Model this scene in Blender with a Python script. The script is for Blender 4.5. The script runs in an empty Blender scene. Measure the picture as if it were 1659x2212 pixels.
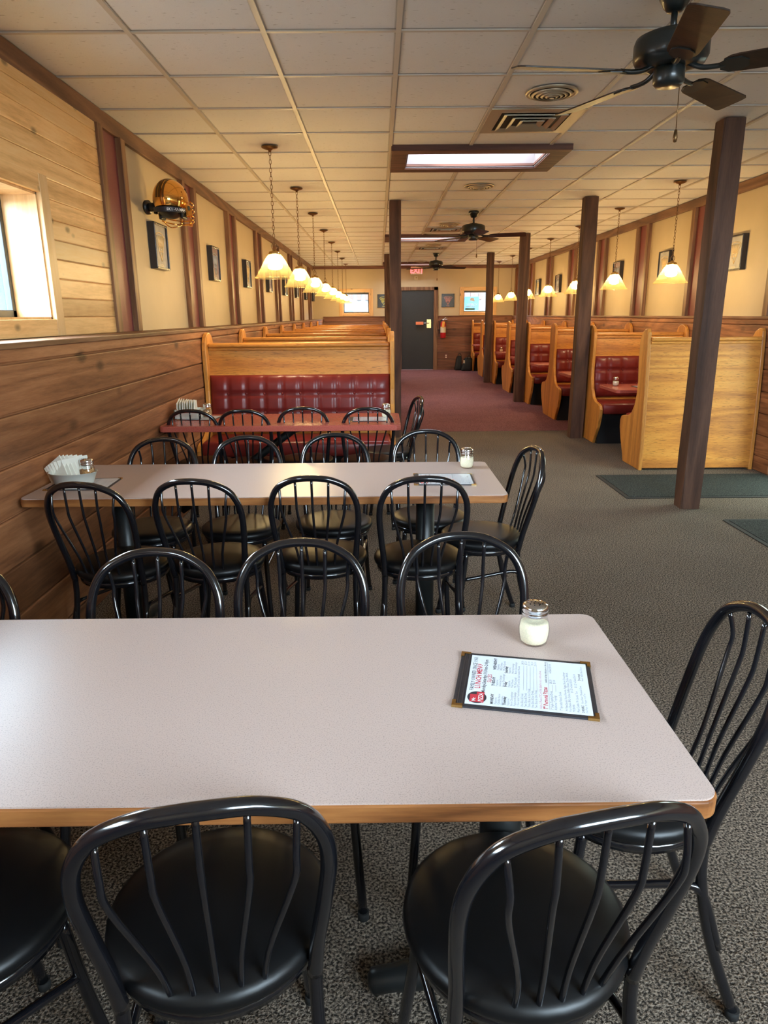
import bpy, bmesh, math, random
from mathutils import Vector, Matrix, Euler
random.seed(7)
S = bpy.context.scene
COL = S.collection
PI = math.pi
R = math.radians

# ------------------------------------------------------------------ camera
CAMZ, CEIL = 1.4423, 2.677
yaw, pitch, roll = -0.0050, 0.2757, -0.0081
cy, sy, cp, sp = math.cos(yaw), math.sin(yaw), math.cos(pitch), math.sin(pitch)
cf = Vector((-sy*cp, cy*cp, -sp)); cr0 = Vector((cy, sy, 0)); cu0 = cr0.cross(cf)
cr = cr0*math.cos(roll) + cu0*math.sin(roll); cu = cu0*math.cos(roll) - cr0*math.sin(roll)
cam_d = bpy.data.cameras.new('camera'); cam = bpy.data.objects.new('camera', cam_d); COL.objects.link(cam)
M3 = Matrix((cr, cu, -cf)).transposed()
cam.matrix_world = Matrix.Translation((0, 0, CAMZ)) @ M3.to_4x4()
cam_d.sensor_fit = 'VERTICAL'; cam_d.sensor_height = 36.0; cam_d.sensor_width = 27.0
cam_d.lens = 1504.2/2212*36.0
cam_d.clip_start = 0.05; cam_d.clip_end = 200
S.camera = cam

# ------------------------------------------------------------------ light and exposure
S.view_settings.view_transform = 'Standard'; S.view_settings.look = 'None'
S.view_settings.gamma = 1.0; S.view_settings.use_curve_mapping = False
S.view_settings.exposure = 0.14
SKY = 44.0
LAMP = 245.0
LAMP_COL = (1.0, 0.78, 0.46)
W = bpy.data.worlds.new('sky'); S.world = W; W.use_nodes = True
bg = W.node_tree.nodes['Background']; bg.inputs[0].default_value = (0.68, 0.86, 1.0, 1); bg.inputs[1].default_value = SKY
try:
    S.cycles.use_denoising = True
    S.cycles.max_bounces = 8; S.cycles.diffuse_bounces = 5; S.cycles.glossy_bounces = 4
    S.cycles.transmission_bounces = 6; S.cycles.transparent_max_bounces = 16
    S.cycles.sample_clamp_indirect = 6.0; S.cycles.caustics_reflective = False; S.cycles.caustics_refractive = False
except Exception:
    pass

def portal(name, loc, rot, sx, sy_):
    l = bpy.data.lights.new(name, 'AREA'); l.shape = 'RECTANGLE'; l.size = sx; l.size_y = sy_
    l.cycles.is_portal = True
    o = bpy.data.objects.new(name, l); COL.objects.link(o); o.location = loc; o.rotation_euler = rot

XL, XR, YF, YN = -1.73, 3.62, 19.2, -1.3      # room
WL, WR = -1.468, 3.545                           # wainscot faces
ADDED_WIN = [(0.9, 3.35)]  # unseen window added behind the camera to brighten the room
BZ0, BZ1 = 1.42, 2.5
for a, b in ADDED_WIN:
    portal('added_window_daylight', ((a+b)/2, YN-0.13, (BZ0+BZ1)/2), (PI/2, 0, 0), b-a, BZ1-BZ0)
portal('side_window_daylight', (-1.93, 3.035, 1.742), (0, -PI/2, 0), 0.6, 1.54)
portal('side_window_daylight', (-1.93, 0.0, 1.742), (0, -PI/2, 0), 0.6, 1.2)
portal('entrance_daylight', (XR+0.16, 5.65, 1.1), (0, PI/2, 0), 2.0, 0.9)
SKYL = [6.25, 12.35, 18.35]
for y in SKYL:
    portal('skylight_daylight', (0.79, y, CEIL+0.235), (0, 0, 0), 1.1, 0.56)
portal('far_window_daylight', (-0.593, YF+0.16, 1.75), (-PI/2, 0, 0), 0.7, 0.52)
portal('far_window_daylight', (2.63, YF+0.16, 1.765), (-PI/2, 0, 0), 0.78, 0.54)

# ------------------------------------------------------------------ node helpers
def mat(name):
    m = bpy.data.materials.new(name); m.use_nodes = True
    nt = m.node_tree; return m, nt, nt.nodes['Principled BSDF']
def N(nt, t, **kw):
    n = nt.nodes.new(t)
    for k, v in kw.items():
        if k.startswith('i_'): n.inputs[int(k[2:])].default_value = v
        else: setattr(n, k, v)
    return n
def L(nt, a, b): nt.links.new(a, b)
def ramp(nt, stops, fac):
    r = N(nt, 'ShaderNodeValToRGB'); e = r.color_ramp.elements
    while len(e) < len(stops): e.new(0.5)
    for i, (p, c) in enumerate(stops): e[i].position = p; e[i].color = (*c, 1)
    L(nt, fac, r.inputs[0]); return r.outputs[0]
def coords(nt, scale=(1, 1, 1), loc=(0, 0, 0)):
    tc = N(nt, 'ShaderNodeTexCoord'); mp = N(nt, 'ShaderNodeMapping')
    mp.inputs['Scale'].default_value = scale; mp.inputs['Location'].default_value = loc
    L(nt, tc.outputs['Object'], mp.inputs[0]); return mp.outputs[0]
def noise(nt, vec, scale, detail=4, rough=0.55, dist=0.0):
    n = N(nt, 'ShaderNodeTexNoise'); n.inputs['Scale'].default_value = scale; n.inputs['Detail'].default_value = detail
    n.inputs['Roughness'].default_value = rough; n.inputs['Distortion'].default_value = dist
    L(nt, vec, n.inputs['Vector']); return n.outputs['Fac']
def mixc(nt, fac, a, b, mode='MIX'):
    m = N(nt, 'ShaderNodeMix', data_type='RGBA', blend_type=mode)
    for s, v in ((m.inputs[0], fac), (m.inputs[6], a), (m.inputs[7], b)):
        if isinstance(v, (int, float)): s.default_value = v
        elif isinstance(v, tuple): s.default_value = (*v, 1)
        else: L(nt, v, s)
    return m.outputs[2]
def math_(nt, op, a, b=0.0):
    m = N(nt, 'ShaderNodeMath', operation=op)
    for s, v in ((m.inputs[0], a), (m.inputs[1], b)):
        if isinstance(v, (int, float)): s.default_value = v
        else: L(nt, v, s)
    return m.outputs[0]
def bump(nt, b, h, strength=0.3, dist=0.01):
    n = N(nt, 'ShaderNodeBump'); n.inputs['Strength'].default_value = strength; n.inputs['Distance'].default_value = dist
    L(nt, h, n.inputs['Height']); L(nt, n.outputs[0], b.inputs['Normal'])
def plain(name, col, rough=0.5, metal=0.0, spec=None, coat=0.0, var=0.0, vscale=20):
    m, nt, b = mat(name)
    b.inputs['Roughness'].default_value = rough; b.inputs['Metallic'].default_value = metal
    if spec is not None: b.inputs['Specular IOR Level'].default_value = spec
    if coat: b.inputs['Coat Weight'].default_value = coat; b.inputs['Coat Roughness'].default_value = 0.08
    if var:
        f = noise(nt, coords(nt), vscale, 3)
        lo = tuple(c*(1-var) for c in col); hi = tuple(min(1, c*(1+var)) for c in col)
        L(nt, ramp(nt, [(0.3, lo), (0.7, hi)], f), b.inputs['Base Color'])
    else: b.inputs['Base Color'].default_value = (*col, 1)
    return m
def emit(name, col, st):
    m, nt, b = mat(name); b.inputs['Base Color'].default_value = (*col, 1)
    b.inputs['Emission Color'].default_value = (*col, 1); b.inputs['Emission Strength'].default_value = st
    return m
def wood(name, dark, mid, light, axis='x', scale=1.0, rough=0.4, rings=6.0, coat=0.0, spec=0.35, knots=False, plank=None, bumps=0.15, wav=0.5, fleck=0.0):
    """grain runs along axis; plank=(axis index, pitch, offset) gives every board its own tone"""
    m, nt, b = mat(name)
    k = {'x': (0.09, 1, 1), 'y': (1, 0.09, 1), 'z': (1, 1, 0.09)}[axis]
    v = coords(nt, tuple(s*scale for s in k))
    if plank:
        tc = N(nt, 'ShaderNodeTexCoord'); sx = N(nt, 'ShaderNodeSeparateXYZ'); L(nt, tc.outputs['Object'], sx.inputs[0])
        pid = math_(nt, 'FLOOR', math_(nt, 'DIVIDE', math_(nt, 'SUBTRACT', sx.outputs[plank[0]], plank[2]), plank[1]))
        wn = N(nt, 'ShaderNodeTexWhiteNoise', noise_dimensions='1D'); L(nt, pid, wn.inputs['W'])
        cmb = N(nt, 'ShaderNodeVectorMath', operation='ADD'); cx = N(nt, 'ShaderNodeCombineXYZ')
        sh = math_(nt, 'MULTIPLY', wn.outputs['Value'], 37.0)
        for i in range(3): L(nt, sh, cx.inputs[i])
        L(nt, v, cmb.inputs[0]); L(nt, cx.outputs[0], cmb.inputs[1]); v = cmb.outputs[0]
    big = noise(nt, v, 2.2, 3, 0.5)
    fine = noise(nt, v, 45, 5, 0.65)
    ringv = math_(nt, 'FRACT', math_(nt, 'MULTIPLY', noise(nt, v, 1.6, 2, 0.45, 0.4), rings*2))
    ringt = math_(nt, 'ABSOLUTE', math_(nt, 'SUBTRACT', math_(nt, 'MULTIPLY', ringv, 2.0), 1.0))
    f = math_(nt, 'ADD', math_(nt, 'MULTIPLY', ringt, wav), math_(nt, 'MULTIPLY', fine, 0.62))
    f = math_(nt, 'ADD', f, math_(nt, 'MULTIPLY', math_(nt, 'SUBTRACT', big, 0.5), 0.6))
    col = ramp(nt, [(0.18, dark), (0.5, mid), (0.86, light)], f)
    if plank:
        tone = math_(nt, 'ADD', math_(nt, 'MULTIPLY', wn.outputs['Value'], 0.42), 0.78)
        col = mixc(nt, 1.0, col, N(nt, 'ShaderNodeCombineColor').outputs[0], 'MULTIPLY') if False else col
        hs = N(nt, 'ShaderNodeHueSaturation'); L(nt, tone, hs.inputs['Value']); L(nt, col, hs.inputs['Color']); col = hs.outputs[0]
    if fleck:
        fl = noise(nt, v, 120, 2, 0.5)
        ff = ramp(nt, [(0.33, (1, 1, 1)), (0.42, (0, 0, 0))], fl)
        col = mixc(nt, math_(nt, 'MULTIPLY', ff, fleck), col, tuple(c*0.6 for c in dark))
    if knots:
        kk = {'x': (4.2, 0, 8.0), 'y': (0, 4.2, 8.0), 'z': (9, 9, 3.5)}[axis]
        kk = tuple(q*knots for q in kk)
        vo = N(nt, 'ShaderNodeTexVoronoi'); vo.inputs['Scale'].default_value = 1.0
        vo.inputs['Randomness'].default_value = 1.0
        L(nt, coords(nt, kk), vo.inputs['Vector'])
        kf = ramp(nt, [(0.07, (1, 1, 1)), (0.17, (0, 0, 0))], vo.outputs['Distance'])
        col = mixc(nt, math_(nt, 'MULTIPLY', kf, 0.85), col, tuple(c*0.22 for c in mid))
    L(nt, col, b.inputs['Base Color']); b.inputs['Roughness'].default_value = rough
    b.inputs['Specular IOR Level'].default_value = spec
    if coat: b.inputs['Coat Weight'].default_value = coat; b.inputs['Coat Roughness'].default_value = 0.12
    if bumps: bump(nt, b, f, bumps, 0.004)
    return m

# ------------------------------------------------------------------ materials
M = {}
M['cream'] = plain('cream_paint', (0.53, 0.415, 0.255), 0.6, var=0.04, vscale=3)
M['oak_x'] = wood('oak_x', (0.34, 0.11, 0.022), (0.62, 0.245, 0.040), (0.74, 0.35, 0.07), 'x', 1.6, 0.40, 5, coat=0.04, wav=0.34, fleck=0.6)
M['oak_z'] = wood('oak_z', (0.34, 0.12, 0.026), (0.62, 0.26, 0.048), (0.74, 0.36, 0.08), 'z', 1.6, 0.40, 4, coat=0.04, wav=0.25, fleck=0.3)
M['pine_y'] = wood('pine_y', (0.58, 0.30, 0.10), (0.86, 0.53, 0.22), (0.93, 0.66, 0.34), 'y', 1.6, 0.42, 4, knots=True, plank=(2, 0.098, 1.347), bumps=0.06, wav=0.26)
M['pine_z'] = wood('pine_z', (0.52, 0.27, 0.10), (0.72, 0.44, 0.19), (0.82, 0.57, 0.30), 'z', 1.6, 0.42, 4, knots=True, bumps=0.05, wav=0.25)
M['pine_x'] = wood('pine_x', (0.52, 0.27, 0.10), (0.72, 0.44, 0.19), (0.82, 0.57, 0.30), 'x', 1.6, 0.42, 4, knots=True, bumps=0.05, wav=0.25)
M['barn_y'] = wood('barn_y', (0.12, 0.044, 0.018), (0.285, 0.112, 0.045), (0.44, 0.20, 0.088), 'y', 1.5, 0.55, 7, knots=0.55, plank=(2, 0.1975, 0.0825), bumps=0.5, wav=0.26)
M['barn_x'] = wood('barn_x', (0.10, 0.037, 0.018), (0.20, 0.080, 0.040), (0.30, 0.14, 0.075), 'x', 1.5, 0.55, 7, knots=0.55, plank=(2, 0.1975, 0.0825), bumps=0.5, wav=0.26)
M['trim_y'] = wood('trim_y', (0.085, 0.036, 0.018), (0.16, 0.072, 0.036), (0.24, 0.12, 0.062), 'y', 2, 0.5, 5)
M['trim_x'] = wood('trim_x', (0.085, 0.030, 0.018), (0.16, 0.062, 0.036), (0.23, 0.10, 0.058), 'x', 2, 0.5, 5)
M['trim_z'] = wood('trim_z', (0.085, 0.036, 0.016), (0.17, 0.076, 0.032), (0.26, 0.13, 0.06), 'z', 2, 0.5, 5)
M['post'] = wood('post_timber', (0.036, 0.015, 0.008), (0.070, 0.031, 0.017), (0.115, 0.054, 0.031), 'z', 2.2, 0.65, 4, bumps=0.5)
M['skyframe'] = wood('skylight_timber', (0.05, 0.020, 0.014), (0.10, 0.040, 0.028), (0.15, 0.068, 0.045), 'x', 2.2, 0.6, 6)
M['maroon'] = plain('maroon_panel', (0.20, 0.048, 0.045), 0.45, var=0.12, vscale=120)
M['vinyl'] = plain('maroon_vinyl', (0.19, 0.020, 0.016), 0.36, spec=0.32, var=0.10, vscale=9, coat=0.06)
M['kick'] = plain('black_kickboard', (0.006, 0.006, 0.007), 0.7)
M['chair_metal'] = plain('black_gloss_tube', (0.006, 0.006, 0.008), 0.16, spec=0.6, coat=0.5)
M['chair_vinyl'] = plain('black_vinyl', (0.0045, 0.0045, 0.005), 0.40, spec=0.36, var=0.1, vscale=60)
M['rubber'] = plain('rubber_foot', (0.012, 0.012, 0.012), 0.8)
M['blackmetal'] = plain('black_metal', (0.010, 0.011, 0.011), 0.4)
M['fanmetal'] = plain('fan_black_metal', (0.012, 0.016, 0.016), 0.32, coat=0.2)
M['fanblade'] = wood('fan_blade_wood', (0.016, 0.008, 0.005), (0.030, 0.015, 0.009), (0.05, 0.026, 0.016), 'x', 3, 0.35, 4)
M['brass'] = plain('brass', (0.62, 0.42, 0.16), 0.25, 1.0)
M['bronze'] = plain('dark_bronze', (0.20, 0.11, 0.045), 0.35, 0.9)
M['gold'] = plain('gold_chrome', (0.95, 0.50, 0.13), 0.10, 1.0)
M['chrome'] = plain('chrome', (0.75, 0.75, 0.76), 0.12, 1.0)
M['nickel'] = plain('aged_vent_metal', (0.50, 0.43, 0.31), 0.42, 0.55)
M['slot'] = plain('dark_slot', (0.02, 0.018, 0.015), 0.7)
M['paper'] = plain('white_paper', (0.78, 0.84, 0.90), 0.25, coat=0.5)
M['napkin'] = plain('napkin_paper', (0.80, 0.77, 0.66), 0.85, var=0.04)
M['bowl'] = plain('cream_ceramic', (0.70, 0.70, 0.62), 0.3)
M['leatherette'] = plain('charcoal_leatherette', (0.020, 0.020, 0.026), 0.5, var=0.2, vscale=150)
M['ink'] = plain('black_ink', (0.03, 0.03, 0.04), 0.6)
M['grayink'] = plain('gray_ink', (0.30, 0.32, 0.37), 0.6)
M['redink'] = plain('red_ink', (0.55, 0.03, 0.05), 0.6)
M['pinkink'] = plain('pink_ink', (0.60, 0.28, 0.34), 0.6)
M['cheese'] = plain('grated_cheese', (0.84, 0.74, 0.54), 0.9, var=0.12, vscale=300)
M['flakes'] = plain('pepper_flakes', (0.40, 0.20, 0.07), 0.9, var=0.8, vscale=260)
M['whitepaint'] = plain('white_paint', (0.78, 0.76, 0.72), 0.5)
M['wellpaint'] = plain('skylight_well_paint', (0.20, 0.18, 0.18), 0.6, var=0.06, vscale=6)
M['doorpaint'] = plain('charcoal_door_paint', (0.022, 0.024, 0.025), 0.55, var=0.1, vscale=40)
M['red'] = plain('red_enamel', (0.50, 0.02, 0.025), 0.3)
M['orange'] = plain('orange_plastic', (0.85, 0.24, 0.10), 0.5)
M['tag'] = plain('yellow_tag', (0.80, 0.36, 0.06), 0.6)
M['almond'] = plain('almond_plastic', (0.72, 0.62, 0.42), 0.45)
M['bag'] = plain('black_nylon', (0.008, 0.009, 0.010), 0.6, var=0.3, vscale=80)
M['sash'] = plain('dark_window_sash', (0.018, 0.022, 0.026), 0.4)
M['printblack'] = plain('black_print', (0.014, 0.011, 0.012), 0.25)
M['printgray'] = plain('pale_gray_print', (0.42, 0.40, 0.37), 0.2, var=0.15, vscale=8)
M['printmauve'] = plain('mauve_print', (0.30, 0.22, 0.23), 0.2, var=0.2, vscale=8)
M['pink'] = plain('pink_line', (0.75, 0.33, 0.30), 0.5)
M['yellow'] = plain('yellow_line', (0.80, 0.72, 0.16), 0.5)
M['tan'] = plain('tan_line', (0.62, 0.46, 0.24), 0.5)
M['white'] = plain('white_line', (0.8, 0.8, 0.8), 0.5)
M['darkline'] = plain('dark_line', (0.15, 0.14, 0.14), 0.5)
M['poster'] = plain('blue_poster', (0.06, 0.22, 0.5), 0.5)
M['postercyan'] = plain('cyan_poster', (0.35, 0.75, 0.82), 0.5)
def thin_sheet(name, col):
    m, nt, b = mat(name); out = nt.nodes['Material Output']; nt.nodes.remove(b)
    d = N(nt, 'ShaderNodeBsdfDiffuse'); d.inputs[0].default_value = (*col, 1); t = N(nt, 'ShaderNodeBsdfTranslucent'); t.inputs[0].default_value = (*col, 1)
    x = N(nt, 'ShaderNodeMixShader'); L(nt, d.outputs[0], x.inputs[1]); L(nt, t.outputs[0], x.inputs[2]); L(nt, x.outputs[0], out.inputs[0]); return m
M['poster'] = thin_sheet('blue_poster', (0.08, 0.26, 0.55)); M['postercyan'] = thin_sheet('cyan_poster', (0.35, 0.75, 0.82))
M['exit'] = emit('exit_red', (1.0, 0.10, 0.10), 3.0)
M['exitbox'] = plain('exit_housing', (0.75, 0.55, 0.42), 0.4)
M['bulb'] = emit('lit_bulb', LAMP_COL, LAMP)
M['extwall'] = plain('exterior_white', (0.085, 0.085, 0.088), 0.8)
M['extground'] = plain('exterior_asphalt', (0.10, 0.10, 0.10), 0.9)
M['extblue'] = plain('exterior_blue_siding', (0.010, 0.025, 0.043), 0.7)
M['extred'] = plain('exterior_red', (0.06, 0.022, 0.015), 0.8)
M['extcar'] = plain('exterior_car_blue', (0.018, 0.034, 0.056), 0.4)

def speck(name, base, spk, scale, lo, hi, rough, bmp=0.0, mottling=0.0, spec=None):
    m, nt, b = mat(name); v = coords(nt)
    f = noise(nt, v, scale, 2, 0.6)
    c = ramp(nt, [(lo, base), (hi, spk)], f)
    if mottling:
        g = noise(nt, v, 2.0, 4)
        c = mixc(nt, math_(nt, 'MULTIPLY', g, mottling), c, tuple(x*0.45 for x in base))
    L(nt, c, b.inputs['Base Color']); b.inputs['Roughness'].default_value = rough
    if spec is not None: b.inputs['Specular IOR Level'].default_value = spec
    if bmp: bump(nt, b, f, bmp, 0.01)
    return m
M['carpet'] = speck('gray_carpet', (0.034, 0.028, 0.023), (0.42, 0.335, 0.26), 150, 0.40, 0.66, 0.95, 0.9, 0.35, spec=0.1)
M['carpet2'] = speck('maroon_carpet', (0.125, 0.042, 0.048), (0.34, 0.165, 0.175), 110, 0.36, 0.66, 0.95, 0.6, 0.4, spec=0.1)
M['mat'] = speck('ribbed_mat', (0.018, 0.022, 0.022), (0.10, 0.11, 0.10), 130, 0.45, 0.75, 0.9, 0.6, spec=0.15)
M['laminate'] = speck('speckled_laminate', (0.515, 0.400, 0.355), (0.33, 0.26, 0.235), 420, 0.52, 0.70, 0.30, spec=0.22)
M['redlam'] = speck('red_laminate', (0.42, 0.095, 0.065), (0.33, 0.065, 0.048), 150, 0.45, 0.65, 0.26)
M['wedge'] = wood('table_edge_oak', (0.13, 0.045, 0.015), (0.27, 0.10, 0.030), (0.40, 0.165, 0.05), 'x', 3, 0.4, 5)

def tile_mat():
    m, nt, b = mat('ceiling_tile'); tc = N(nt, 'ShaderNodeTexCoord')
    s = N(nt, 'ShaderNodeSeparateXYZ'); L(nt, tc.outputs['Object'], s.inputs[0])
    T = 0.6096
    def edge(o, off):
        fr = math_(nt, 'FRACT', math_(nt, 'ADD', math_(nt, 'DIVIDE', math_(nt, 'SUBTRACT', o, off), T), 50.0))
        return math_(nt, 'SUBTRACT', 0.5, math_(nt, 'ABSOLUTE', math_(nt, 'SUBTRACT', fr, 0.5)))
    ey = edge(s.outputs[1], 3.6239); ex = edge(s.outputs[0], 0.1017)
    gap_shade_y = ramp(nt, [(0.024, (1, 1, 1)), (0.034, (0, 0, 0))], ey); gap_shade_x = ramp(nt, [(0.026, (1, 1, 1)), (0.035, (0, 0, 0))], ex)  # shadow gap beside the tees, painted into the tile colour
    fis = noise(nt, coords(nt, (26, 85, 60)), 1.0, 3, 0.5)
    ff = ramp(nt, [(0.29, (1, 1, 1)), (0.35, (0, 0, 0))], fis)
    tone = noise(nt, coords(nt, (0.9, 0.9, 0.9)), 1.0, 3)
    c = ramp(nt, [(0.3, (0.80, 0.80, 0.78)), (0.7, (0.87, 0.87, 0.86))], tone)
    c = mixc(nt, math_(nt, 'MULTIPLY', ff, 0.55), c, (0.30, 0.27, 0.23))
    c = mixc(nt, math_(nt, 'MULTIPLY', gap_shade_y, 0.85), c, (0.16, 0.12, 0.08))
    c = mixc(nt, math_(nt, 'MULTIPLY', gap_shade_x, 0.55), c, (0.20, 0.16, 0.11))
    L(nt, c, b.inputs['Base Color']); b.inputs['Roughness'].default_value = 0.85
    bump(nt, b, noise(nt, coords(nt), 140, 3), 0.25, 0.004)
    return m
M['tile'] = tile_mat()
M['tbar'] = plain('ceiling_tee', (0.62, 0.57, 0.49), 0.5)

def glass(name, col=(1, 1, 1), gloss=0.08, rough=0.02):
    m, nt, b = mat(name); out = nt.nodes['Material Output']; nt.nodes.remove(b)
    t = N(nt, 'ShaderNodeBsdfTransparent'); t.inputs[0].default_value = (*col, 1)
    g = N(nt, 'ShaderNodeBsdfGlossy'); g.inputs['Roughness'].default_value = rough
    mx = N(nt, 'ShaderNodeMixShader')
    lw = N(nt, 'ShaderNodeLayerWeight'); p5 = math_(nt, 'POWER', lw.outputs['Facing'], 4.0)
    L(nt, math_(nt, 'ADD', math_(nt, 'MULTIPLY', p5, 0.55), 0.02+gloss*0.2), mx.inputs[0])
    L(nt, t.outputs[0], mx.inputs[1]); L(nt, g.outputs[0], mx.inputs[2]); L(nt, mx.outputs[0], out.inputs[0]); return m
M['glass'] = glass('window_glass')
M['doorglass'] = glass('tinted_door_glass', (0.52, 0.52, 0.45))
M['acrylic'] = glass('skylight_acrylic', (0.64, 0.54, 0.51))
M['jar'] = glass('jar_glass', (0.97, 0.98, 0.97), 0.3)
def shade_mat():
    m, nt, b = mat('ribbed_shade_glass'); out = nt.nodes['Material Output']; nt.nodes.remove(b)
    t = N(nt, 'ShaderNodeBsdfTransparent'); t.inputs[0].default_value = (0.96, 0.86, 0.60, 1)
    tl = N(nt, 'ShaderNodeBsdfTranslucent'); tl.inputs[0].default_value = (0.95, 0.74, 0.30, 1)
    d = N(nt, 'ShaderNodeBsdfDiffuse'); d.inputs[0].default_value = (0.85, 0.78, 0.5, 1)
    g = N(nt, 'ShaderNodeBsdfGlossy'); g.inputs['Roughness'].default_value = 0.12
    a = N(nt, 'ShaderNodeMixShader'); a.inputs[0].default_value = 0.25; L(nt, tl.outputs[0], a.inputs[1]); L(nt, d.outputs[0], a.inputs[2])
    c = N(nt, 'ShaderNodeMixShader'); c.inputs[0].default_value = 0.11; L(nt, t.outputs[0], c.inputs[1]); L(nt, a.outputs[0], c.inputs[2])
    e = N(nt, 'ShaderNodeMixShader'); e.inputs[0].default_value = 0.07; L(nt, c.outputs[0], e.inputs[1]); L(nt, g.outputs[0], e.inputs[2])
    L(nt, e.outputs[0], out.inputs[0]); return m
M['shade'] = shade_mat()

# ------------------------------------------------------------------ mesh helpers
class B:
    def __init__(s): s.bm = bmesh.new()
    def box(s, a, b, bev=0.0, mtx=None):
        tmp = bmesh.new(); bmesh.ops.create_cube(tmp, size=1)
        for v in tmp.verts:
            v.co = Vector([(a[i]+b[i])/2 + v.co[i]*abs(b[i]-a[i]) for i in range(3)])
        if bev: bmesh.ops.bevel(tmp, geom=tmp.edges[:], offset=bev, segments=2, affect='EDGES', profile=0.5)
        return s.add(tmp, mtx)
    def add(s, tmp, mtx=None):
        if mtx is not None: bmesh.ops.transform(tmp, matrix=mtx, verts=tmp.verts)
        me = bpy.data.meshes.new('tmp'); tmp.to_mesh(me); tmp.free(); s.bm.from_mesh(me); bpy.data.meshes.remove(me); return s
    def tube(s, pts, r, n=10, closed=False, caps=True):
        pts = [Vector(p) for p in pts]; m = len(pts); rings = []
        rr = r if isinstance(r, (list, tuple)) else [r]*m
        prev = None
        for i, p in enumerate(pts):
            if closed: t = (pts[(i+1) % m]-pts[i-1]).normalized()
            else: t = (pts[min(i+1, m-1)]-pts[max(i-1, 0)]).normalized()
            if prev is None:
                ax = Vector((0, 0, 1)) if abs(t.z) < 0.9 else Vector((1, 0, 0))
                u = t.cross(ax).normalized()
            else:
                u = (prev - t*prev.dot(t)).normalized()
            prev = u; w = t.cross(u)
            rings.append([s.bm.verts.new(p + (u*math.cos(2*PI*k/n) + w*math.sin(2*PI*k/n))*rr[i]) for k in range(n)])
        for i in range(m if closed else m-1):
            a, b = rings[i], rings[(i+1) % m]
            for k in range(n):
                f = s.bm.faces.new((a[k], a[(k+1) % n], b[(k+1) % n], b[k])); f.smooth = True
        if caps and not closed:
            s.bm.faces.new(rings[0][::-1]); s.bm.faces.new(rings[-1])
        return s
    def lathe(s, prof, n=32, c=(0, 0, 0), flute=0.0, smooth=True, sx=1.0, sy=1.0):
        rings = []
        for (r, z) in prof:
            if r < 1e-6: rings.append([s.bm.verts.new((c[0], c[1], c[2]+z))]); continue
            rings.append([s.bm.verts.new((c[0]+sx*(r+(flute if k % 2 else 0))*math.cos(2*PI*k/n), c[1]+sy*(r+(flute if k % 2 else 0))*math.sin(2*PI*k/n), c[2]+z)) for k in range(n)])
        for a, b in zip(rings, rings[1:]):
            for k in range(n):
                k2 = (k+1) % n
                if len(a) == 1 and len(b) == 1: continue
                if len(a) == 1: f = s.bm.faces.new((a[0], b[k2], b[k]))
                elif len(b) == 1: f = s.bm.faces.new((a[k], a[k2], b[0]))
                else: f = s.bm.faces.new((a[k], a[k2], b[k2], b[k]))
                f.smooth = smooth
        return s
    def prism(s, poly, axis, a, b, bev=0.0):
        """poly in the two other axes (cyclic order), extruded along axis from a to b"""
        tmp = bmesh.new()
        def P(u, v, w): return {'x': (w, u, v), 'y': (u, w, v), 'z': (u, v, w)}[axis]
        lo = [tmp.verts.new(P(u, v, a)) for u, v in poly]; hi = [tmp.verts.new(P(u, v, b)) for u, v in poly]
        n = len(poly); tmp.faces.new(lo); tmp.faces.new(hi[::-1])
        side = []
        for i in range(n): side.append(tmp.faces.new((lo[i], hi[i], hi[(i+1) % n], lo[(i+1) % n])))
        bmesh.ops.recalc_face_normals(tmp, faces=tmp.faces[:])
        if bev:
            ed = [e for e in tmp.edges if all(len([f for f in e.link_faces if len(f.verts) == n]) == 1 for _ in (0,))]
            bmesh.ops.bevel(tmp, geom=ed, offset=bev, segments=2, affect='EDGES', profile=0.5)
        return s.add(tmp)
    def sphere(s, c, r, seg=16, scale=(1, 1, 1), mtx=None):
        tmp = bmesh.new(); bmesh.ops.create_uvsphere(tmp, u_segments=seg, v_segments=max(6, seg*2//3), radius=r)
        for v in tmp.verts: v.co = Vector((v.co.x*scale[0]+c[0], v.co.y*scale[1]+c[1], v.co.z*scale[2]+c[2]))
        for f in tmp.faces: f.smooth = True
        return s.add(tmp, mtx)
    def quad(s, *p):
        s.bm.faces.new([s.bm.verts.new(Vector(q)) for q in p]); return s
    def build(s, name, m, parent=None, smooth=None, loc=None, fix=True):
        if fix: bmesh.ops.recalc_face_normals(s.bm, faces=s.bm.faces[:])
        if smooth:
            for f in s.bm.faces: f.smooth = True
        me = bpy.data.meshes.new(name); s.bm.to_mesh(me); s.bm.free()
        me.materials.append(M[m] if isinstance(m, str) else m)
        o = bpy.data.objects.new(name, me); COL.objects.link(o)
        if parent: o.parent = parent
        if loc: o.location = loc
        return o
def tag(o, label, cat, group=None):
    o['label'] = label; o['category'] = cat
    if group: o['group'] = group
    return o
def thing(name, label, cat, loc=(0, 0, 0), rz=0.0, group=None):
    o = bpy.data.objects.new(name, None); COL.objects.link(o); o.location = loc; o.rotation_euler = (0, 0, rz)
    o.empty_display_size = 0.1
    return tag(o, label, cat, group)
def struct(o): o['kind'] = 'structure'; return o
def kids(o): return [c for c in bpy.data.objects if c.parent == o]
def copy_tree(o, loc=None, rz=None, label=None, group=None, parent=None):
    c = o.copy(); COL.objects.link(c)
    if parent: c.parent = parent
    if loc is not None: c.location = loc
    if rz is not None: c.rotation_euler = (0, 0, rz)
    if label: c['label'] = label
    if group: c['group'] = group
    for k in kids(o): copy_tree(k, parent=c)
    return c
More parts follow.
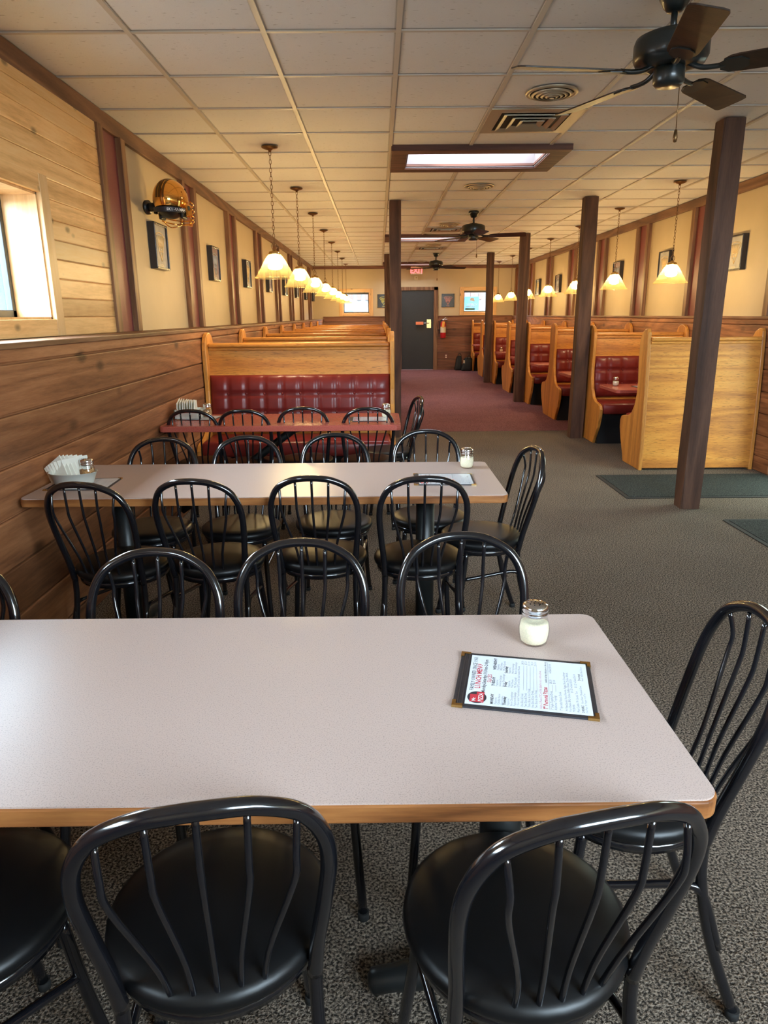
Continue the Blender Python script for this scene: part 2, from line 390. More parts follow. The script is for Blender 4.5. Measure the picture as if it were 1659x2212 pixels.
def text_bm(b, body, size, mtx, align='LEFT', bold=0.0, depth=0.0003, squash=1.0):
    cu_ = bpy.data.curves.new('t', 'FONT'); cu_.body = body; cu_.size = size; cu_.align_x = align; cu_.offset = bold
    cu_.resolution_u = 1
    o = bpy.data.objects.new('t', cu_); COL.objects.link(o)
    dg = bpy.context.evaluated_depsgraph_get(); me = o.evaluated_get(dg).to_mesh()
    tmp = bmesh.new(); tmp.from_mesh(me); o.evaluated_get(dg).to_mesh_clear()
    bpy.data.objects.remove(o); bpy.data.curves.remove(cu_)
    if squash != 1.0: bmesh.ops.scale(tmp, vec=(squash, 1, 1), verts=tmp.verts)
    b.add(tmp, mtx); return b
def smooth_path(pts, n=6):
    """Catmull-Rom through pts"""
    P = [Vector(p) for p in pts]; out = []
    for i in range(len(P)-1):
        p0, p1, p2, p3 = P[max(i-1, 0)], P[i], P[i+1], P[min(i+2, len(P)-1)]
        for k in range(n):
            t = k/n
            out.append(0.5*((2*p1)+(-p0+p2)*t+(2*p0-5*p1+4*p2-p3)*t*t+(-p0+3*p1-3*p2+p3)*t*t*t))
    out.append(P[-1]); return out

# ------------------------------------------------------------------ room shell
SEAM = 8.855
struct(B().box((XL-0.3, YN-0.2, -0.06), (XR+0.3, YF+0.2, 0)).build('floor', 'carpet'))
struct(B().box((WL, SEAM, 0.0), (WR, YF, 0.004)).build('floor_carpet_maroon', 'carpet2'))
# ceiling with skylight openings
TX0, TY0, T = 0.1017, 3.6239, 0.6096
SX0, SX1, SYH = 0.234, 1.345, 0.29
b = B(); z0, z1 = CEIL+0.006, CEIL+0.07
ys = YN-0.2
b.box((XL-0.3, ys, z0), (SX0, YF+0.2, z1)); b.box((SX1, ys, z0), (XR+0.3, YF+0.2, z1))
for y in SKYL:
    b.box((SX0, ys, z0), (SX1, y-SYH, z1)); ys = y+SYH
b.box((SX0, ys, z0), (SX1, YF+0.2, z1))
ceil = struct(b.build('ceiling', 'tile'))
b = B(); xi = -3
def cuts(x):  # a bar along y at x is broken by the skylights
    return x > SX0-0.1 and x < SX1+0.1
while TX0+xi*T < XR:
    x = TX0+xi*T
    if x > XL:
        seg = [YN]
        if cuts(x):
            for y in SKYL: seg += [y-SYH-0.1, y+SYH+0.1]
        seg.append(YF)
        for k in range(0, len(seg), 2): b.box((x-0.012, seg[k], CEIL-0.003), (x+0.012, seg[k+1], CEIL+0.008))
    xi += 1
j = -11
while TY0+j*T < YF:
    y = TY0+j*T
    if y > YN:
        near = any(abs(y-s) < SYH+0.05 for s in SKYL)
        if near:
            b.box((XL, y-0.010, CEIL-0.001), (SX0-0.1, y+0.010, CEIL+0.008)); b.box((SX1+0.1, y-0.010, CEIL-0.001), (XR, y+0.010, CEIL+0.008))
        else: b.box((XL, y-0.010, CEIL-0.001), (XR, y+0.010, CEIL+0.008))
    j += 1
tb = b.build('grid', 'tbar', ceil)

ZT = CEIL+0.05
def wall_with_holes(name, axis, face, back, u0, u1, zlo, zhi, holes, m):
    """holes: (u0,u1,z0,z1). axis 'x' = wall plane at x=face, u is y"""
    b = B()
    def bx(a0, a1, q0, q1):
        if a1-a0 < 1e-4 or q1-q0 < 1e-4: return
        if axis == 'x': b.box((face, a0, q0), (back, a1, q1))
        else: b.box((a0, face, q0), (a1, back, q1))
    cur = u0
    for (h0, h1, k0, k1) in sorted(holes):
        bx(cur, h0, zlo, zhi); bx(h0, h1, zlo, k0); bx(h0, h1, k1, zhi); cur = h1
    bx(cur, u1, zlo, zhi)
    return struct(b.build(name, m))
LW = [(-0.6, 0.6, 1.434, 2.05), (2.25, 3.82, 1.434, 2.05)]       # window openings in the left wall
wall_with_holes('wall_left', 'x', XL, XL-0.2, YN, YF, 0, ZT, LW, 'cream')
wall_with_holes('wall_right', 'x', XR, XR+0.2, YN, YF, 0, ZT, [(5.2, 6.1, 0.0, 2.1)], 'cream')
FW = [(-0.946, -0.24, 1.486, 2.016), (2.235, 3.02, 1.49, 2.042)]
wall_with_holes('wall_far', 'y', YF, YF+0.2, XL-0.2, XR+0.2, 0, ZT, FW, 'cream')
wall_with_holes('wall_front', 'y', YN, YN-0.2, XL-0.2, XR+0.2, 0, ZT, [(a, b_, BZ0, BZ1) for a, b_ in ADDED_WIN], 'cream')

# knotty pine cladding on the near part of the left wall
PINE_END = 4.69
bp = B(); zz = 1.347; step = 0.098
casing = (2.16, 3.91, 1.344, 2.14)
while zz < 2.58:
    top = min(zz+step, 2.60)
    segs = [(YN, PINE_END)]
    for c0, c1 in ((casing[0], casing[1]), (-0.69, 0.69)):
        if zz < 2.12:
            ns = []
            for s0, s1 in segs:
                if c0 > s0 and c1 < s1: ns += [(s0, c0), (c1, s1)]
                else: ns.append((s0, s1))
            segs = ns
    for s0, s1 in segs:
        bp.box((XL-0.001, s0, zz), (XL+0.028, s1, top), 0.006)
    zz += step
struct(bp.build('wall_left_pine', 'pine_y'))
def window_left(n, y0, y1):
    f = B(); c = 0.09
    f.box((XL, y0-c, 1.434-0.085), (XL+0.036, y0, 2.05+c), 0.003); f.box((XL, y1, 1.434-0.085), (XL+0.036, y1+c, 2.05+c), 0.003)
    o = struct(f.build('window_%d' % n, 'pine_z'))
    f = B(); f.box((XL, y0, 2.05), (XL+0.034, y1, 2.05+c), 0.003); f.box((XL, y0, 1.349), (XL+0.034, y1, 1.434), 0.003)
    f.build('window_casing', 'pine_y', o)
    f = B(); t = 0.012
    f.box((XL-0.17, y1-t, 1.434), (XL+0.012, y1, 2.05)); f.box((XL-0.17, y0, 1.434), (XL+0.012, y0+t, 2.05))
    f.box((XL-0.17, y0, 2.05-t), (XL+0.012, y1, 2.05)); f.box((XL-0.17, y0, 1.434), (XL+0.012, y1, 1.434+t))
    f.build('window_reveal', 'pine_z', o)
    f = B(); x = XL-0.165; a0, a1, q0, q1 = y0+t, y1-t, 1.434+t, 2.05-t
    for (p, q, r_, s_) in ((a0, a0+0.035, q0, q1), (a1-0.035, a1, q0, q1), (a0, a1, q0, q0+0.035), (a0, a1, q1-0.035, q1)):
        f.box((x-0.03, p, r_), (x, q, s_), 0.002)
    f.build('window_sash', 'sash', o)
    B().box((x-0.018, a0+0.03, q0+0.03), (x-0.014, a1-0.03, q1-0.03)).build('window_pane', 'glass', o)
window_left(1, 2.25, 3.82); window_left(2, -0.6, 0.6)

# wainscots of rough boards, a ledge on top
PL = 0.1975
def wains_left():
    b = B(); z = 0.0825-PL
    while z < 1.27:
        b.box((XL, YN, max(z, 0)+0.004), (WL-random.uniform(0, 0.004), YF, min(z+PL, 1.33)-0.004), 0.006); z += PL
    b.box((XL, YN, 0.0), (WL-0.015, YF, 1.325))
    struct(b.build('wall_left_wainscot', 'barn_y'))
    struct(B().box((XL, YN, 1.322), (WL+0.008, YF, 1.347), 0.004).build('trim_1', 'trim_y'))
wains_left()
b = B(); z = 0.14-PL
yr = 6.215
while z < 1.34:
    lo, hi = max(z, 0)+0.003, min(z+PL, 1.385)-0.003
    b.box((WR+random.uniform(0, 0.004), yr, lo), (XR, YF, hi), 0.005); b.box((WR, YN, lo), (XR, 5.1, hi), 0.005); z += PL
b.box((WR+0.015, yr, 0), (XR, YF, 1.38)); b.box((WR+0.015, YN, 0), (XR, 5.1, 1.38))
struct(b.build('wall_right_wainscot', 'barn_y'))
b = B(); b.box((WR-0.012, yr, 1.378), (XR, YF, 1.404), 0.004); b.box((WR-0.012, YN, 1.378), (XR, 5.1, 1.404), 0.004)
struct(b.build('trim_2', 'trim_y'))
DX0, DX1 = 0.60, 1.455
b = B(); z = 0.0825-PL
while z < 1.36:
    lo, hi = max(z, 0)+0.003, min(z+PL, 1.40)-0.003
    b.box((WL, YF-0.025, lo), (DX0-0.11, YF, hi), 0.004); b.box((DX1+0.11, YF-0.025, lo), (WR, YF, hi), 0.004); z += PL
struct(b.build('wall_far_wainscot', 'barn_x'))
b = B(); b.box((WL, YF-0.04, 1.392), (DX0-0.11, YF, 1.412), 0.003); b.box((DX1+0.11, YF-0.04, 1.392), (WR, YF, 1.412), 0.003)
struct(b.build('trim_3', 'trim_x'))
# ceiling trims
struct(B().box((XL, YN, 2.575), (XL+0.03, YF, CEIL-0.002), 0.003).build('trim_4', 'trim_y'))
struct(B().box((XR-0.03, YN, 2.577), (XR, YF, CEIL-0.002), 0.003).build('trim_5', 'trim_y'))
struct(B().box((XL, YF-0.03, 2.60), (XR, YF, CEIL-0.002), 0.003).build('trim_6', 'trim_x'))

# pilasters: two brown battens with a maroon strip between
tn = 7
def pilaster(x, side, yc, w, zlo):
    global tn
    d = 1 if side == 'L' else -1
    o = struct(B().box((x, yc-w/2+0.04, zlo), (x+d*0.008, yc+w/2-0.04, 2.58)).build('trim_%d' % tn, 'maroon')); tn += 1
    for s in (-1, 1):
        c = yc+s*(w/2-0.04)
        B().box((x, c-0.042, zlo), (x+d*0.045, c+0.042, 2.576), 0.003).build('batten', 'trim_z', o)
for k in range(8): pilaster(XL, 'L', 4.92+1.878*k, 0.47, 1.347)
for k in range(-1, 8): pilaster(XR, 'R', 6.50+1.785*k, 0.47, 1.404)

# door and its surround at the far end
door = struct(B().box((DX0, YF-0.012, 0.02), (DX1, YF-0.004, 2.06)).build('door_1', 'doorpaint'))
b = B(); b.box((DX0-0.11, YF-0.045, 0), (DX0, YF-0.001, 2.14), 0.004); b.box((DX1, YF-0.045, 0), (DX1+0.11, YF-0.001, 2.14), 0.004); b.box((DX0-0.11, YF-0.045, 2.06), (DX1+0.11, YF-0.001, 2.145), 0.004)
b.build('door_frame', 'trim_z', door)
B().box((DX0, YF-0.03, 0.0), (DX1, YF-0.004, 0.025)).build('threshold', 'chrome', door)
B().box((1.27, YF-0.03, 1.10), (1.39, YF-0.012, 1.32), 0.003).build('lock_plate', 'brass', door)
b = B(); b.tube([(1.33, YF-0.03, 1.225), (1.33, YF-0.06, 1.225), (1.24, YF-0.065, 1.225), (1.16, YF-0.065, 1.225)], 0.012, 8); b.build('lever', 'chrome', door)
B().box((0.98, YF-0.085, 1.185), (1.18, YF-0.05, 1.262), 0.004).build('alarm_paddle', 'orange', door)
# glass entrance door, just out of frame on the right-hand side
d2 = struct(B().box((XR+0.06, 5.2, 0.0), (XR+0.10, 5.28, 2.1)).box((XR+0.06, 6.02, 0.0), (XR+0.10, 6.1, 2.1)).box((XR+0.06, 5.2, 0.0), (XR+0.10, 6.1, 0.1)).box((XR+0.06, 5.2, 2.0), (XR+0.10, 6.1, 2.1)).build('door_2', 'sash'))
B().box((XR+0.075, 5.27, 0.09), (XR+0.081, 6.03, 2.01)).build('door_glass', 'doorglass', d2)

def far_window(n, x0, x1, z0, z1):
    c = 0.095; f = B()
    f.box((x0-c, YF-0.03, z0-0.07), (x0, YF, z1+c), 0.003); f.box((x1, YF-0.03, z0-0.07), (x1+c, YF, z1+c), 0.003)
    o = struct(f.build('window_%d' % n, 'pine_z'))
    f = B(); f.box((x0, YF-0.028, z1), (x1, YF, z1+c), 0.003); f.box((x0, YF-0.028, z0-0.07), (x1, YF, z0), 0.003); f.build('window_casing', 'pine_x', o)
    t = 0.02; f = B()
    f.box((x0, YF, z0), (x0+t, YF+0.14, z1)); f.box((x1-t, YF, z0), (x1, YF+0.14, z1)); f.box((x0, YF, z0), (x1, YF+0.14, z0+t)); f.build('window_reveal', 'pine_z', o)
    f = B(); f.box((x0+t, YF+0.08, z0+t), (x0+t+0.02, YF+0.11, z1)); f.box((x1-t-0.02, YF+0.08, z0+t), (x1-t, YF+0.11, z1)); f.box((x0, YF+0.08, z0+t), (x1, YF+0.11, z0+t+0.02)); f.box((x0, YF+0.06, z1-0.045), (x1, YF+0.11, z1))
    f.build('window_sash', 'sash', o)
    B().box((x0+t, YF+0.094, z0+t), (x1-t, YF+0.098, z1-0.03)).build('window_pane', 'glass', o)
for n, w in ((3, FW[0]), (4, FW[1])): far_window(n, *w)
for n, (a, b_) in enumerate(ADDED_WIN):
    f = B()
    for p in (a, (a+b_)/2-0.02, b_-0.04): f.box((p, YN-0.12, BZ0), (p+0.04, YN-0.06, BZ1))
    f.box((a, YN-0.12, BZ0), (b_, YN-0.06, BZ0+0.05)); f.box((a, YN-0.12, BZ1-0.05), (b_, YN-0.06, BZ1))
    struct(f.build('window_%d' % (5+n), 'sash'))  # frame of the window added for its light

# skylights
for i, y in enumerate(SKYL):
    f = B(); zb = CEIL-0.037; ox0, ox1, oy0, oy1 = 0.108, 1.49, y-0.42, y+0.425
    f.box((ox0, oy0, zb), (ox1, y-SYH, CEIL+0.012), 0.004); f.box((ox0, y+SYH, zb), (ox1, oy1, CEIL+0.012), 0.004)
    f.box((ox0, y-SYH+0.0005, zb+0.001), (SX0, y+SYH-0.0005, CEIL+0.012), 0.004); f.box((SX1, y-SYH+0.0005, zb+0.001), (ox1, y+SYH-0.0005, CEIL+0.012), 0.004)
    o = tag(f.build('skylight', 'skyframe'), ['dark timber framed ceiling skylight nearest the camera, beyond the square vent', 'dark timber framed ceiling skylight in the middle, beyond the second fan', 'dark timber framed ceiling skylight near the far wall'][i], 'skylight', 'ceiling skylights')
    f = B(); w = 0.005; h = CEIL+0.26; k = CEIL-0.024
    f.box((SX0, y-SYH, k), (SX0+w, y+SYH, h)); f.box((SX1-w, y-SYH, k), (SX1, y+SYH, h)); f.box((SX0, y-SYH, k), (SX1, y-SYH+w, h)); f.box((SX0, y+SYH-w, k), (SX1, y+SYH, h))
    f.build('well', 'wellpaint', o)
    f = B(); q = CEIL-0.014
    f.box((SX0, y+SYH-0.012, q), (SX1, y+SYH, q+0.018)); f.box((SX1-0.012, y-SYH, q), (SX1, y+SYH, q+0.018)); f.box((SX0, y-SYH, q), (SX0+0.012, y+SYH, q+0.018)); f.box((SX0, y-SYH, q), (SX1, y-SYH+0.012, q+0.018))
    f.build('lip', 'skyframe', o)
    B().quad((SX0, y-SYH, h-0.006), (SX1, y-SYH, h-0.006), (SX1, y+SYH, h-0.006), (SX0, y+SYH, h-0.006)).build('pane', 'acrylic', o)

# outside, seen through the windows
struct(B().box((-40, -40, -0.30), (40, 60, -0.10)).build('exterior_ground', 'extground'))
eb = tag(B().box((-9, 27, -0.1), (9, 28, 3.6)).build('exterior_building', 'extwall'), 'white building across the street seen through the far windows', 'building')
f = B()
for k in range(60): f.box((-8.9+k*0.3, 26.9, 1.98), (-8.75+k*0.3, 27.0, 2.7))
f.build('awning', 'extred', eb)
f = B(); f.box((-1.35, 26.95, 1.3), (-0.95, 27, 1.62)); f.build('shop_window', 'extcar', eb)
f = B(); f.box((-0.7, 26.95, 1.38), (-0.25, 27, 1.55)); f.build('shop_window', 'extcar', eb)
cv = B(); cv.prism([(22.9, 0.4), (24.5, 0.4), (24.5, 1.05), (24.3, 1.1), (24.1, 1.42), (23.2, 1.42), (23.0, 1.1), (22.9, 1.05)], 'x', -4.5, -1.45, 0.05)
car = tag(cv.build('parked_car', 'extcar'), 'blue parked car low in the far window beyond the hanging lamps', 'car')
f = B()
for yy in (22.95, 24.25):
    for xx in (-4.0, -2.0): f.tube([(xx, yy, 0.22), (xx, yy+0.2, 0.22)], 0.32, 16)
f.build('wheel', 'rubber', car)
f = B(); f.box((-3.5, 6.2, -0.1), (-2.25, 6.5, 5)); sd = f.build('exterior_wing', 'extblue'); tag(sd, 'blue sided wing of building outside the near side window', 'building')
f = B()
for x in (-2.5, -2.9, -3.42): f.box((x-0.06, 6.13, -0.1), (x+0.06, 6.2, 5))
f.build('corner_board', 'extwall', sd)

# ------------------------------------------------------------------ timber posts
def post(x, y, w, d, label, lean=0.0):
    b = B(); n = 7; rr = random.Random(int(y*100+x*10))
    rings = []
    for k in range(n+1):
        z = CEIL*k/n; j = lambda: rr.uniform(-0.003, 0.003)
        rings.append([b.bm.verts.new((px+j(), py+j(), z)) for px, py in ((x, y), (x+w, y), (x+w, y+d), (x, y+d))])
    for a, c in zip(rings, rings[1:]):
        for k in range(4): b.bm.faces.new((a[k], a[(k+1) % 4], c[(k+1) % 4], c[k]))
    b.bm.faces.new(rings[0][::-1]); b.bm.faces.new(rings[-1])
    bmesh.ops.bevel(b.bm, geom=[e for e in b.bm.edges if abs(e.verts[0].co.z-e.verts[1].co.z) > 0.1], offset=0.008, segments=2, affect='EDGES')
    tag(b.build('timber_post', 'post'), label, 'post', 'timber posts along the aisle')
post(2.29, 5.10, 0.145, 0.145, 'rough brown timber post standing alone in front of the tall booth back')
post(2.285, 8.27, 0.145, 0.145, 'brown timber post beside the right booths, second from the camera')
post(2.285, 11.85, 0.145, 0.145, 'brown timber post beside the right booths, third from the camera')
post(2.285, 15.40, 0.140, 0.145, 'brown timber post beside the right booths, farthest in the row')
post(0.130, 8.43, 0.130, 0.145, 'brown timber post at the aisle end of the left booths, nearer of two')
post(0.128, 15.60, 0.125, 0.145, 'brown timber post at the aisle end of the left booths, farther of two')

# ------------------------------------------------------------------ booth benches
SINGLE = [(0.0, 0.0), (0.012, 0.45), (0.045, 1.0), (0.07, 1.27), (0.095, 1.302), (0.14, 1.300), (0.20, 1.272), (0.235, 1.225), (0.25, 1.17), (0.245, 1.0), (0.215, 0.82), (0.22, 0.70), (0.255, 0.59), (0.32, 0.510), (0.40, 0.472), (0.54, 0.455), (0.59, 0.440), (0.618, 0.40), (0.612, 0.32), (0.57, 0.22), (0.50, 0.10), (0.45, 0.0)]
HALF = [(0.0, 1.312), (0.05, 1.305), (0.10, 1.280), (0.132, 1.235), (0.145, 1.17), (0.142, 1.0), (0.128, 0.84), (0.140, 0.72), (0.180, 0.60), (0.25, 0.515), (0.34, 0.474), (0.46, 0.460), (0.515, 0.445), (0.545, 0.405), (0.540, 0.32), (0.49, 0.20), (0.40, 0.08), (0.345, 0.0)]
def cushion(b, w, z0, z1, y0, y1, sgn, cell=0.157):
    """tufted back cushion: plane leaning from y0 at z0 to y1 at z1, bulging towards sgn*y"""
    nx = max(2, round(w/cell)); nz = 3; sub = 7
    zs = [z0 + (z1-z0)*t for t in [k/(nz*sub) for k in range(nz*sub+1)]]
    cols = nx*sub; g = []
    for i in range(cols+1):
        row = []
        for k in range(nz*sub+1):
            u = (i/sub) % 1.0; v = (k/sub) % 1.0
            fu = 1-abs(2*u-1)**6; fv = 1-abs(2*v-1)**6
            e = min(i, cols-i)/sub; ez = min(k, nz*sub-k)/sub
            edge = min(1, e*2.2)**0.5*min(1, ez*2.2)**0.5
            at = ((i % sub == 0) and (k % sub == 0))
            d = 0.008+0.034*(0.45+0.55*(fu*fv)**0.5 if fu*fv > 0 else 0.40 if not at else 0.15)*edge
            if at and 0 < k < nz*sub and 0 < i < cols: d = 0.012
            t = k/(nz*sub); y = y0+(y1-y0)*t
            row.append(b.bm.verts.new((i/cols*w, y+sgn*d, zs[k])))
        g.append(row)
    for i in range(cols):
        for k in range(nz*sub):
            f = b.bm.faces.new((g[i][k], g[i+1][k], g[i+1][k+1], g[i][k+1])); f.smooth = True
    # back sheet and rim
    bk = [[b.bm.verts.new((i/cols*w, (y0 if k == 0 else y1), zs[0] if k == 0 else zs[-1])) for k in (0, 1)] for i in (0, cols)]
    b.bm.faces.new((bk[0][0], bk[0][1], bk[1][1], bk[1][0]))
    def rim(edge_v, c0, c1):
        b.bm.faces.new([*edge_v, c1, c0])
    rim([g[i][0] for i in range(cols+1)], bk[0][0], bk[1][0]); rim([g[i][-1] for i in range(cols+1)], bk[0][1], bk[1][1])
    rim(g[0], bk[0][0], bk[0][1]); rim(g[-1], bk[1][0], bk[1][1])
    for i in range(1, nx):
        for k in range(1, nz):
            t = k/nz; b.sphere((i*sub/cols*w, y0+(y1-y0)*t+sgn*0.018, z0+(z1-z0)*t), 0.011, 8, (1, 0.6, 1))
    return b
def seat_cushion(w, y0, y1, z0, z1):
    b = B(); r = 0.045; n = 10
    a, c = min(y0, y1), max(y0, y1)
    b.box((0, a, z0), (w, c, z1), 0.03)
    for f in b.bm.faces: f.smooth = True
    return b
def make_bench(W_, double, label, group):
    root = thing('booth_bench', label, 'bench', group=group); t = 0.036
    prof = (HALF + [(-p, q) for p, q in HALF[:0:-1]]) if double else SINGLE
    for x in (0, W_-t): B().prism(prof, 'x', x, x+t, 0.007).build('end_panel', 'oak_z', root)
    i0, i1 = t, W_-t; w = i1-i0
    if double:
        b = B(); b.prism([(-0.12, 0.10), (-0.105, 0.55), (-0.045, 1.195), (0.045, 1.195), (0.105, 0.55), (0.12, 0.10)], 'x', i0, i1); b.build('back_panel', 'oak_x', root)
        b = B(); b.box((i0, -0.075, 1.190), (i1, 0.075, 1.225), 0.012); b.box((i0, -0.066, 1.165), (i1, 0.066, 1.188), 0.006); b.build('top_rail', 'oak_x', root)
        for s in (-1, 1):
            c = cushion(B(), w, 0.50, 0.965, s*0.107, s*0.062, s).build('back_cushion', 'vinyl', root); c.location = (i0, 0, 0)
            c = seat_cushion(w, s*0.10, s*0.535, 0.350, 0.475).build('seat_cushion', 'vinyl', root); c.location = (i0, 0, 0)
            a, e = sorted((s*0.10, s*0.41)); B().box((i0, a, 0.0), (i1, e, 0.345)).build('kick_board', 'kick', root)
    else:
        b = B(); b.prism([(0.004, 0.02), (0.066, 1.195), (0.10, 1.195), (0.15, 0.55), (0.15, 0.10), (0.03, 0.02)], 'x', i0, i1); b.build('back_panel', 'oak_x', root)
        b = B(); b.box((i0, 0.045, 1.190), (i1, 0.165, 1.225), 0.012); b.box((i0, 0.054, 1.165), (i1, 0.145, 1.188), 0.006); b.build('top_rail', 'oak_x', root)
        c = cushion(B(), w, 0.50, 0.965, 0.152, 0.115, 1).build('back_cushion', 'vinyl', root); c.location = (i0, 0, 0)
        c = seat_cushion(w, 0.15, 0.60, 0.350, 0.475).build('seat_cushion', 'vinyl', root); c.location = (i0, 0, 0)
        B().box((i0, 0.16, 0.0), (i1, 0.47, 0.345)).build('kick_board', 'kick', root)
    return root
ORD = ['first', 'second', 'third', 'fourth', 'fifth', 'sixth', 'seventh', 'eighth', 'ninth']
gL, gR = 'booth benches along the left wall', 'booth benches along the right wall'
LB_X0, LB_W = -1.462, 1.588
lb = make_bench(LB_W, True, 'oak booth bench with maroon tufted vinyl behind the red table, nearest on the left', gL)
LEFT_Y = [6.03+1.57*k for k in range(8)]
lb.location = (LB_X0, LEFT_Y[0], 0)
for k, y in enumerate(LEFT_Y[1:]):
    copy_tree(lb, (LB_X0, y, 0), label='oak booth bench top rail, %s in the row along the left wall' % ORD[k+1])
RB_X0, RB_W = 2.455, 1.085
ra = make_bench(RB_W, False, 'blond oak booth bench showing its tall plain back behind the front post', gR)
ra.location = (RB_X0, 6.47, 0)
rb = make_bench(RB_W, True, 'double oak booth bench with maroon tufted back behind the second right post', gR)
RIGHT_Y = [8.31, 10.13, 11.90, 13.68, 15.42, 17.25]
rb.location = (RB_X0, RIGHT_Y[0], 0)
for k, y in enumerate(RIGHT_Y[1:]):
    copy_tree(rb, (RB_X0, y, 0), label='double oak booth bench with curved end, %s in the row along the right wall' % ORD[k+2])
rl = copy_tree(ra, (RB_X0+RB_W, 19.13, 0), PI, label='oak booth bench against the far wall at the end of the right row')

# ------------------------------------------------------------------ tables
def rounded(x0, y0, x1, y1, r, n=6):
    P = []
    for cx, cy_, a0 in ((x1-r, y1-r, 0), (x0+r, y1-r, 90), (x0+r, y0+r, 180), (x1-r, y0+r, 270)):
        for k in range(n+1):
            a = R(a0+90*k/n); P.append((cx+r*math.cos(a), cy_+r*math.sin(a)))
    return P
def pedestal(root, x, y, top):
    B().tube([(x, y, 0.03), (x, y, top-0.02)], 0.042, 18).build('column', 'blackmetal', root)
    f = B(); f.box((x-0.19, y-0.03, top-0.022), (x+0.19, y+0.03, top), 0.004); f.box((x-0.03, y-0.19, top-0.022), (x+0.03, y+0.19, top), 0.004); f.build('top_spider', 'blackmetal', root)
    for k in range(4):
        a = k*PI/2; dx, dy = math.cos(a), math.sin(a)
        P = [(x+dx*q, y+dy*q, z) for q, z in ((0.0, 0.060), (0.10, 0.0515), (0.22, 0.032), (0.275, 0.020))]
        B().tube(smooth_path(P, 4), [0.032]*8+[0.028]*4+[0.018], 10).build('foot', 'blackmetal', root)
def long_table(label, x0, y0, x1, y1, z, lam, peds, edge='wedge'):
    t = thing('dining_table', label, 'table', ((x0+x1)/2, (y0+y1)/2, 0)); ox, oy = t.location.x, t.location.y
    B().prism(rounded(x0-ox, y0-oy, x1-ox, y1-oy, 0.03), 'z', z-0.034, z-0.003, 0.003).build('table_edge', edge, t)
    B().prism(rounded(x0-ox+0.003, y0-oy+0.003, x1-ox-0.003, y1-oy-0.003, 0.028), 'z', z-0.004, z).build('tabletop', lam, t)
    for px in peds: pedestal(t, px-ox, 0, z-0.034)
    return t
long_table('long pale speckled dining table closest to the camera, with a menu and cheese shaker', -1.44, 0.868, 0.503, 1.537, 0.75, 'laminate', [-1.15, 0.24])
long_table('long pale dining table in the middle row, with the oval bowl of napkins', -1.44, 2.68, 0.513, 3.34, 0.75, 'laminate', [-1.15, 0.20])
# red table in front of the left bench on a wall bracket
t3 = thing('booth_table', 'red laminate table in front of the nearest left booth bench', 'table', (-0.65, 4.84, 0), group='red booth tables')
B().prism(rounded(-0.80, -0.30, 0.79, 0.28, 0.04), 'z', 0.712, 0.747, 0.004).build('table_edge', 'redlam', t3)
B().prism(rounded(-0.797, -0.297, 0.787, 0.277, 0.038), 'z', 0.746, 0.75).build('tabletop', 'redlam', t3)
b = B(); b.box((-0.80, -0.025, 0.68), (0.50, 0.025, 0.712), 0.003)
b.tube([(-0.78, 0, 0.10), (-0.30, 0, 0.42), (0.05, 0, 0.68), (0.12, 0, 0.695)], 0.03, 6); b.build('bracket', 'blackmetal', t3)
def booth_table(label, x0, x1, yc, z, w=0.61):
    t = thing('booth_table', label, 'table', ((x0+x1)/2, yc, 0), group='red booth tables'); h = (x1-x0)/2
    B().prism(rounded(-h, -w/2, h, w/2, 0.04), 'z', z-0.035, z-0.003, 0.004).build('table_edge', 'redlam', t)
    B().prism(rounded(-h+0.003, -w/2+0.003, h-0.003, w/2-0.003, 0.038), 'z', z-0.004, z).build('tabletop', 'redlam', t)
    b = B(); b.box((-h*0.6, -0.025, z-0.07), (h, 0.025, z-0.034), 0.003); b.tube([(h-0.02, 0, 0.12), (0.15, 0, 0.42), (-0.15, 0, z-0.06)], 0.03, 6); b.build('bracket', 'blackmetal', t)
    return t
RT_Z = 0.695
rt = booth_table('red booth table with a shaker, nearest in the right row of booths', 2.40, 3.54, 7.39, RT_Z)
for k, y in enumerate([9.22, 11.02, 12.79, 14.55, 16.33, 18.15]):
    copy_tree(rt, (2.97, y, 0), label='red booth table, %s in the right row of booths' % ORD[k+1])
lt = booth_table('red booth table between the first and second left bench', -0.66, 0.66, 6.765, 0.72, 0.46)
lt.location = (-0.79, 6.815, 0); lt.rotation_euler = (0, 0, PI)
for k in range(1, 7):
    copy_tree(lt, (-0.79, (LEFT_Y[k]+LEFT_Y[k+1])/2, 0), PI, label='red booth table between the %s and %s left benches' % (ORD[k], ORD[k+1]))

